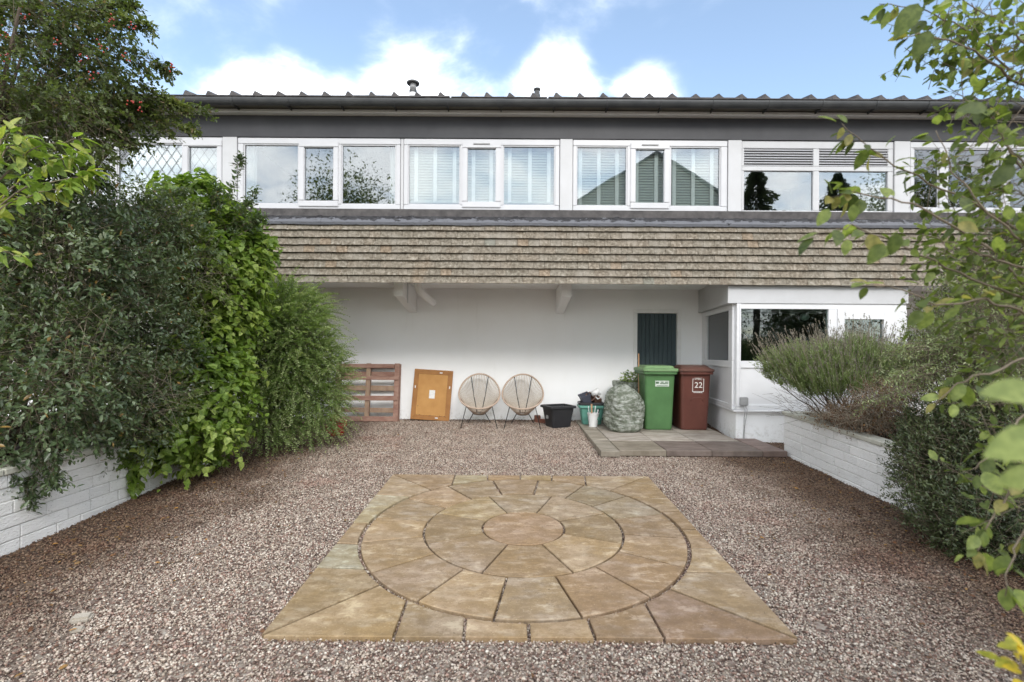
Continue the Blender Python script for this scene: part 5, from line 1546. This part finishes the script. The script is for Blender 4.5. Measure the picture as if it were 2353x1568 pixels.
# lavender: woody legs, grey-green needles, dry flower stalks fanning out above
def lavender():
    base = (4.10, CAMY + 6.0, .40)
    root = thing('lavender_bush', 'woody lavender bush with dry flower spikes in front of the bay window', 'lavender', base)
    rng = np.random.default_rng(91); B0 = np.array(base)
    ells = [(1850, 850, 5.9, .55, .35, .26), (1960, 840, 6.0, .52, .35, .30), (2040, 860, 6.1, .5, .35, .32), (1900, 885, 5.8, .55, .3, .20)]
    p, o = sample(rng, ells, 4200, .25)
    ctr = np.array([4.15, CAMY + 6.0, .35])
    T = unit(unit(p - ctr) * .9 + np.array([[0, 0, .55]]) + rng.normal(size=p.shape) * .18)
    lv = Leaves(1); ln = rng.uniform(.07, .16, len(p)); c0 = rng.beta(2, 2, len(p))
    a1 = unit(np.cross(T, rng.normal(size=T.shape))); a2 = np.cross(T, a1)
    for i in range(11):
        t = (i + rng.random(len(p))) / 11; ph = i * 2.4
        d = unit(T * .9 + (a1 * math.cos(ph) + a2 * math.sin(ph)) * .55)
        l = .050 * rng.uniform(.6, 1.2, len(p)); lv.add(p + T * (t * ln)[:, None], d, rng.normal(size=T.shape), l, l * .20, np.clip(c0 * .6 + .3 * t + rng.random(len(p)) * .2, 0, 1))
    me = lv.mesh('foliage', 'narrow', M['lavleaf']); me.transform(Matrix.Translation(-Vector(base))); tag(link('foliage', me, root), kind='stuff')
    # stalks
    n = 2600
    k = rng.choice(len(p), n); s0 = p[k]
    Ts = unit(unit(s0 - ctr) * .85 + np.array([[-.12, 0, .75]]) + rng.normal(size=(n, 3)) * .13)
    sl = rng.uniform(.12, .40, n); tip = s0 + Ts * sl[:, None]
    ok_ = (tip[:, 2] > .95); s0, Ts, sl, tip = s0[ok_], Ts[ok_], sl[ok_], tip[ok_]
    tm = twigs_mesh('flower_stalks', s0, tip, .0017, M['palestem']); tm.transform(Matrix.Translation(-Vector(base))); tag(link('flower_stalks', tm, root), kind='stuff')
    fl = Leaves(2)
    for i in range(14):
        t = rng.uniform(-.035, .012, len(tip)); rd = unit(rng.normal(size=tip.shape))
        l = rng.uniform(.007, .012, len(tip)); fl.add(tip + Ts * t[:, None], unit(Ts + rd * .7), rng.normal(size=tip.shape), l * 1.3, l * .8, rng.random(len(tip)))
    me = fl.mesh('flower_spikes', 'narrow', M['lavflower']); me.transform(Matrix.Translation(-Vector(base))); tag(link('flower_spikes', me, root), kind='stuff')
    rr = random.Random(3)
    for i in range(46):
        e = Vector(p[rr.randrange(len(p))]) - Vector(base)
        e.z = min(e.z, .62)
        s = Vector((rr.uniform(-.16, .22), rr.uniform(-.12, .12), -.06))
        mid = Vector((rr.uniform(-.08, .08), rr.uniform(-.08, .08), -.06))
        MB().tube([v + Vector((mnoise.noise(v * 6), mnoise.noise(v * 6 + Vector((4, 0, 0))), mnoise.noise(v * 6 + Vector((0, 4, 0))))) * .03 for v in curve(s, e, mid, 9)], [.012 * (1 - .78 * q / 9) for q in range(10)], 5).build('woody_stem', M['bark'], root, smooth=True)
    A_, B_ = [], []
    for i in range(420):
        s = np.array(base) + np.array([rr.uniform(-.7, .7), rr.uniform(-.3, .3), rr.uniform(.08, .42)])
        d = unit((s - ctr)[None])[0] + rng.normal(size=3) * .5
        A_.append(s); B_.append(s + d * rr.uniform(.06, .2))
    tm = twigs_mesh('bare_twigs', np.array(A_), np.array(B_), .0024, M['bark']); tm.transform(Matrix.Translation(-Vector(base))); tag(link('bare_twigs', tm, root), kind='stuff')
lavender()
shrub('withered_groundcover', 'low brown withered plant in the right planter under the lavender', 'plant', (4.3, CAMY + 5.3, .38),
      [(2000, 960, 5.3, .42, .3, .16), (1930, 955, 5.7, .4, .25, .10), (2040, 920, 5.2, .35, .3, .2)], 1500, 6, .13, .024, .5, 'oval', M['deadleaf'], 95, up=.2, shell=.1, stems=6, stemm=M['palestem'], tint=(0, .85))

# -- overhanging tree close to the camera at the right
fl_ = big_leaf_meshes(M['foreleaf'], 'f', .60, (.08, .25, .4, .55, .7, .85, .97), .20)
paths = [
    [(2560, 760, 1.7), (2400, 700, 1.65), (2230, 640, 1.6), (2080, 570, 1.55), (1960, 520, 1.5), (1870, 540, 1.5)],
    [(2400, 700, 1.65), (2260, 560, 1.6), (2100, 470, 1.6), (1960, 440, 1.6), (1900, 460, 1.6)],
    [(2480, 640, 1.7), (2300, 500, 1.7), (2130, 420, 1.7), (2010, 350, 1.65), (1935, 285, 1.6)],
    [(2500, 560, 1.8), (2340, 380, 1.75), (2270, 250, 1.7), (2190, 215, 1.7)],
    [(2500, 400, 1.8), (2360, 200, 1.8), (2250, 90, 1.8), (2150, 30, 1.8), (2020, 10, 1.8)],
    [(2480, 300, 1.7), (2380, 120, 1.7), (2290, 40, 1.7), (2180, -10, 1.7)],
    [(2360, 200, 1.8), (2280, 150, 1.75), (2200, 100, 1.7), (2110, 80, 1.7), (2060, 95, 1.7)],
    [(2480, 720, 1.5), (2360, 720, 1.5), (2260, 690, 1.45), (2150, 700, 1.45), (2060, 660, 1.45), (1990, 655, 1.45)],
    [(2480, 800, 1.5), (2380, 820, 1.45), (2290, 850, 1.4), (2200, 880, 1.4), (2150, 930, 1.4)],
    [(2480, 600, 1.6), (2350, 560, 1.6), (2250, 470, 1.6), (2190, 390, 1.6), (2150, 300, 1.6)],
    [(2480, 1000, 1.4), (2400, 1060, 1.35), (2320, 1130, 1.3), (2270, 1200, 1.3), (2240, 1290, 1.3)],
    [(2480, 1040, 1.3), (2390, 1150, 1.25), (2330, 1260, 1.25), (2310, 1370, 1.2)],
    [(2480, 900, 1.35), (2390, 930, 1.3), (2310, 990, 1.3), (2240, 1080, 1.3)],
    [(2500, 460, 1.65), (2400, 420, 1.65), (2320, 350, 1.65), (2290, 290, 1.6)],
    [(2480, 560, 1.5), (2380, 620, 1.5), (2290, 600, 1.5), (2210, 560, 1.5), (2120, 540, 1.5)],
]
over = leafy('overhanging_tree', 'tree with soft focus oval leaves reaching in from the right edge', 'tree', (2.35, CAMY + 1.7, gz(CAMY + 1.7) - .02), paths, 300, .056, fl_, 101, droop=.35, budget=288, branch_r=.005)
B0 = Vector(over.location)
for p0 in ((2480, 760, 1.7), (2480, 640, 1.7), (2500, 400, 1.8), (2480, 800, 1.5), (2480, 1000, 1.4)):
    q = P(*p0) - B0
    MB().tube(curve((0, 0, 0), q, (.1, 0, .2)), [.03 - .002 * i for i in range(9)], 7).build('limb', M['bark'], over, smooth=True)
for (x, y, d, dx, dz, s_, k_) in ((2062, 535, 1.25, -.15, -1, .058, 1), (2030, 560, 1.25, -.55, -.85, .060, 2), (2110, 8, 1.5, -.55, -.85, .105, 2), (2135, 70, 1.5, -.35, -.8, .085, 1), (1905, 480, 1.4, -.5, -.8, .055, 4), (1960, 470, 1.4, .1, -1, .05, 3), (2330, 380, 1.3, -.6, -.6, .07, 0), (2270, 250, 1.3, -.8, .1, .07, 1)):
    link('leaf', fl_[k_], over, leaf_matrix(P(x, y, d) - B0, (dx, .1, dz), (-.2, -.9, .3), s_))
# the rest of its crown, small or deep in the shade
rngf = np.random.default_rng(5)
pf, of = sample(rngf, [(2310, 470, 1.8, .26, .25, .50), (2340, 110, 1.8, .28, .25, .20), (2330, 760, 1.65, .22, .2, .26), (2230, 590, 1.7, .17, .15, .12), (2360, 1080, 1.45, .12, .15, .26), (2200, 60, 1.85, .25, .2, .09)], 430, .2)
lvf = Leaves(4)
Tf = unit(of * .5 + rngf.normal(size=of.shape) * .6 + np.array([[-.3, 0, 0]]))
for i in range(5):
    t = (i + rngf.random(len(pf))) / 5
    d = unit(Tf * .5 + rngf.normal(size=of.shape) * .7 + np.array([[0, 0, -.25]]))
    l = .040 * rngf.uniform(.6, 1.3, len(pf)); lvf.add(pf + Tf * (t * .12)[:, None], d, rngf.normal(size=of.shape) * .5 + np.array([[0, 0, 1.0]]), l, l * .62, np.clip(rngf.beta(2, 2.4, len(pf)), 0, 1))
mf = lvf.mesh('foliage', 'oval', M['foreleaf']); mf.transform(Matrix.Translation(-B0)); tag(link('foliage', mf, over), kind='stuff')
tf_ = twigs_mesh('twigs', pf - Tf * .12, pf + Tf * .12, .0016, M['stem']); tf_.transform(Matrix.Translation(-B0)); tag(link('twigs', tf_, over), kind='stuff')
# very near leaves of a low branch at the frame's edge
near = thing('low_branch', 'blurred bright green leaves of a near branch at the right edge', 'branch', (.75, CAMY + .55, gz(CAMY + .55)))
nb0 = Vector(near.location)
for (x, y, d, ang, s) in ((2400, 905, .62, 174, .068), (2425, 1000, .58, 197, .075), (2410, 1095, .60, 186, .055), (2400, 1060, .66, 165, .035)):
    p = P(x, y, d); a = rad(ang)
    link('leaf', fl_[5], near, leaf_matrix(p - nb0, (math.cos(a), .1, math.sin(a)), (0, -.75, .6), s))
MB().tube(curve((.25, .1, .0), P(2480, 1100, .62) - nb0, (.05, 0, .2)) + [P(2440, 960, .62) - nb0, P(2400, 880, .62) - nb0], [.008 - .0005 * i for i in range(11)], 6).build('stem', M['stem'], near, smooth=True)
M['yellowing'] = leafmat('yellowing_leaf', [(0, (.22, .28, .04)), (.7, (.46, .40, .04)), (1, (.55, .42, .03))], .5, .35)
yb_ = big_leaf_meshes(M['yellowing'], 'q', .62, (.4, 1.0), .2)
yp = thing('yellow_seedling', 'yellowing leaves poking in at the bottom right corner', 'plant', (P(2390, 1560, 1.0).x, CAMY + 1.0, gz(CAMY + 1.0)))
for k in range(16):
    p = P(2345 + random.uniform(-18, 40), 1515 + random.uniform(-30, 50), 1.0) + Vector((0, random.uniform(-.05, .05), 0))
    link('leaf', yb_[k % 2], yp, leaf_matrix(p - Vector(yp.location), (random.uniform(-1, .3), random.uniform(-.6, .6), random.uniform(-.2, .7)), (0, -.4, 1), random.uniform(.03, .045)))
for k in range(4):
    e = P(2345 + 12 * k, 1500 + 14 * k, 1.0) - Vector(yp.location); MB().tube(curve((0, 0, 0), e, (0, 0, .05)), .0022, 5).build('stem', M['stem'], yp)

# contents of the sacks
for (root, h, r_) in SK:
    rr = np.random.default_rng(int(h * 100)); n = 900
    q = unit(rr.normal(size=(n, 3))) * (rr.random((n, 1)) ** .33) * np.array([[r_ * .86, r_ * .8, h * .42]]); q[:, 2] += h * (.46 if h != .76 else .62)
    lv = Leaves(9); l = .06 * rr.uniform(.6, 1.2, n); lv.add(q, rr.normal(size=(n, 3)), rr.normal(size=(n, 3)) + np.array([[0, -.4, .5]]), l, l * .5, rr.random(n))
    tag(link('cuttings', lv.mesh('cuttings', 'oval', M['boxleaf'] if h != .76 else M['lavleaf']), root), kind='stuff')
    if h == .76:
        n = 420; q = unit(rr.normal(size=(n, 3)))
        q = q * np.array([[.25, .2, .16]]) * rr.uniform(.5, 1.0, (n, 1)) + np.array([[.03, -.06, .80]])
        lv = Leaves(9); l = .05 * rr.uniform(.6, 1.2, n); lv.add(q, rr.normal(size=(n, 3)), rr.normal(size=(n, 3)) + np.array([[0, -.4, .7]]), l, l * .55, rr.random(n))
        tag(link('cut_leaves', lv.mesh('cut_leaves', 'oval', M['feather']), root), kind='stuff')
        A_ = q[:60] * .9; tag(link('cut_twigs', twigs_mesh('cut_twigs', A_, A_ + rr.normal(size=(60, 3)) * .13 + np.array([[.06, -.05, .03]]), .003, M['palestem']), root), kind='stuff')

# fallen leaves on the gravel, thickest along the planter walls
def litter():
    rng = np.random.default_rng(77); n = 2700
    sidx = rng.choice([-1, 1], n)
    x = sidx * (3.72 - np.abs(rng.gamma(1.1, .55, n))); y = rng.uniform(-7.6, -1.9, n)
    m_ = 420; x[:m_] = rng.uniform(-3.2, 3.3, m_); y[:m_] = rng.uniform(-8, -.3, m_)
    m2 = 380; x[m_:m_ + m2] = rng.uniform(-2.2, 1.15, m2); y[m_:m_ + m2] = -.04 - rng.gamma(1.2, .05, m2)
    keep = (np.abs(x) < 3.73) & ~((np.abs(x - .105) < 1.45) & (np.abs(y + 4.995) < 1.45) & (rng.random(n) < .93)) & ~((x > 1.15) & (y > -2.7))
    x, y = x[keep], y[keep]; n = len(x)
    p = np.column_stack([x, y, K * y + rng.uniform(.003, .014, n)])
    lv = Leaves(5); l = rng.uniform(.014, .044, n); lv.add(p, np.column_stack([rng.normal(size=(n, 2)), rng.normal(size=n) * .12]), np.column_stack([rng.normal(size=(n, 2)) * .3, np.ones(n)]), l, l * .6, rng.beta(1.1, 1.5, n))
    o = link('leaf_litter', lv.mesh('leaf_litter', 'oval', M['deadleaf'])); tag(o, 'scattered brown fallen leaves on the gravel', 'leaves', kind='stuff')
litter()

# ================================================================== ACROSS THE ROAD, SEEN ONLY IN THE WINDOW GLASS
def far_tree(name, label, x, y, z0, h, r, seed, conifer=False):
    rng = np.random.default_rng(seed); n = 9000 if conifer else 26000
    root = thing(name, label, 'tree', (x, y, z0))
    if conifer:
        t = rng.random(n) ** .45; a = rng.uniform(0, 6.283, n); rr = r * (1 - t) ** .85 * rng.uniform(.15, 1.0, n) * (.72 + .28 * np.sin(t * 60 + np.round(a * 2)))
        q = np.column_stack([rr * np.cos(a), rr * np.sin(a), h * (.12 + .88 * t)])
        d = np.column_stack([np.cos(a), np.sin(a), np.full(n, -.25)])
    else:
        q = unit(rng.normal(size=(n, 3))) * rng.uniform(.1, 1.05, (n, 1)) ** .6 * np.array([[r, r, h * .34]]) * (1 + .25 * np.sin(rng.integers(0, 7, (n, 1)))); q[:, 2] += h * .64
        d = rng.normal(size=(n, 3))
    lv = Leaves(2); l = rng.uniform(.08, .18, n) * (1.3 if conifer else 1); lv.add(q, d, rng.normal(size=(n, 3)) + np.array([[0, 0, .6]]), l, l * .6, rng.beta(2, 2.5, n))
    tag(link('crown', lv.mesh('crown', 'oval', M['boxleaf'] if conifer else M['hawthorn']), root), kind='stuff')
    MB().tube([(0, 0, 0), (.05, 0, h * .4), (0, .05, h * .85)], [.22, .16, .05], 8).build('trunk', M['bark'], root, smooth=True)
    rr_ = random.Random(seed)
    if not conifer:
        for k in range(7):
            a = k * .9; MB().tube([(0, 0, h * .35), (math.cos(a) * r * .4, math.sin(a) * r * .4, h * .6), (math.cos(a) * r * .8, math.sin(a) * r * .8, h * .75)], [.10, .06, .02], 6).build('branch', M['bark'], root, smooth=True)
ZB = -.62
far_tree('broadleaf_tree', 'broad leafy tree across the road, mirrored in the clear window', -9.0, -20.5, ZB, 11.9, 3.1, 201)
far_tree('conifer_tree', 'dark pointed conifer across the road, mirrored below the louvred vents', 13.2, -20.5, ZB, 12.0, 5.0, 202, True)
far_tree('conifer_tree', 'slimmer conifer across the road, mirrored beside the window mullion', 18.0, -21.0, ZB, 12.0, 4.6, 203, True)
far_tree('broadleaf_tree', 'leafy tree across the road, mirrored in the right end window', 22.0, -21.0, ZB, 12.6, 3.0, 204)
def far_house():
    r = thing('gabled_house', 'pale gabled house across the road, mirrored in the window with half-open blinds', 'house', (7.6, -24.0, ZB))
    W, D, h, rh = 4.4, 4.0, 9.9, 2.6
    b = MB(); b.box(-W, W, -D, D, 0, h)
    b.add([(-W, D, h), (W, D, h), (0, D, h + rh), (-W, -D, h), (W, -D, h), (0, -D, h + rh)], [(0, 1, 2), (5, 4, 3), (0, 2, 5, 3), (1, 4, 5, 2)])
    b.build('wall', M['housebrick'], r)
    for s in (-1, 1):
        MB().add([(0, D + .3, h + rh + .12), (s * (W + .4), D + .3, h - .25), (s * (W + .4), -D - .3, h - .25), (0, -D - .3, h + rh + .12), (0, D + .3, h + rh + .02), (s * (W + .4), D + .3, h - .35), (s * (W + .4), -D - .3, h - .35), (0, -D - .3, h + rh + .02)],
                 [(0, 1, 2, 3), (7, 6, 5, 4), (0, 4, 5, 1), (1, 5, 6, 2), (2, 6, 7, 3), (3, 7, 4, 0)]).build('roof', M['farslate'], r)
    for x, z in ((-1.8, 1.2), (1.8, 1.2), (-1.8, 5.2), (1.8, 5.2)):
        w_ = MB().box(x - .8, x + .8, D + .005, D + .06, z, z + 1.5).build('window', M['upvc'], r)
        MB().box(x - .7, x + .7, D + .062, D + .07, z + .1, z + 1.4).build('pane', M['glass_dim'], w_)
far_house()
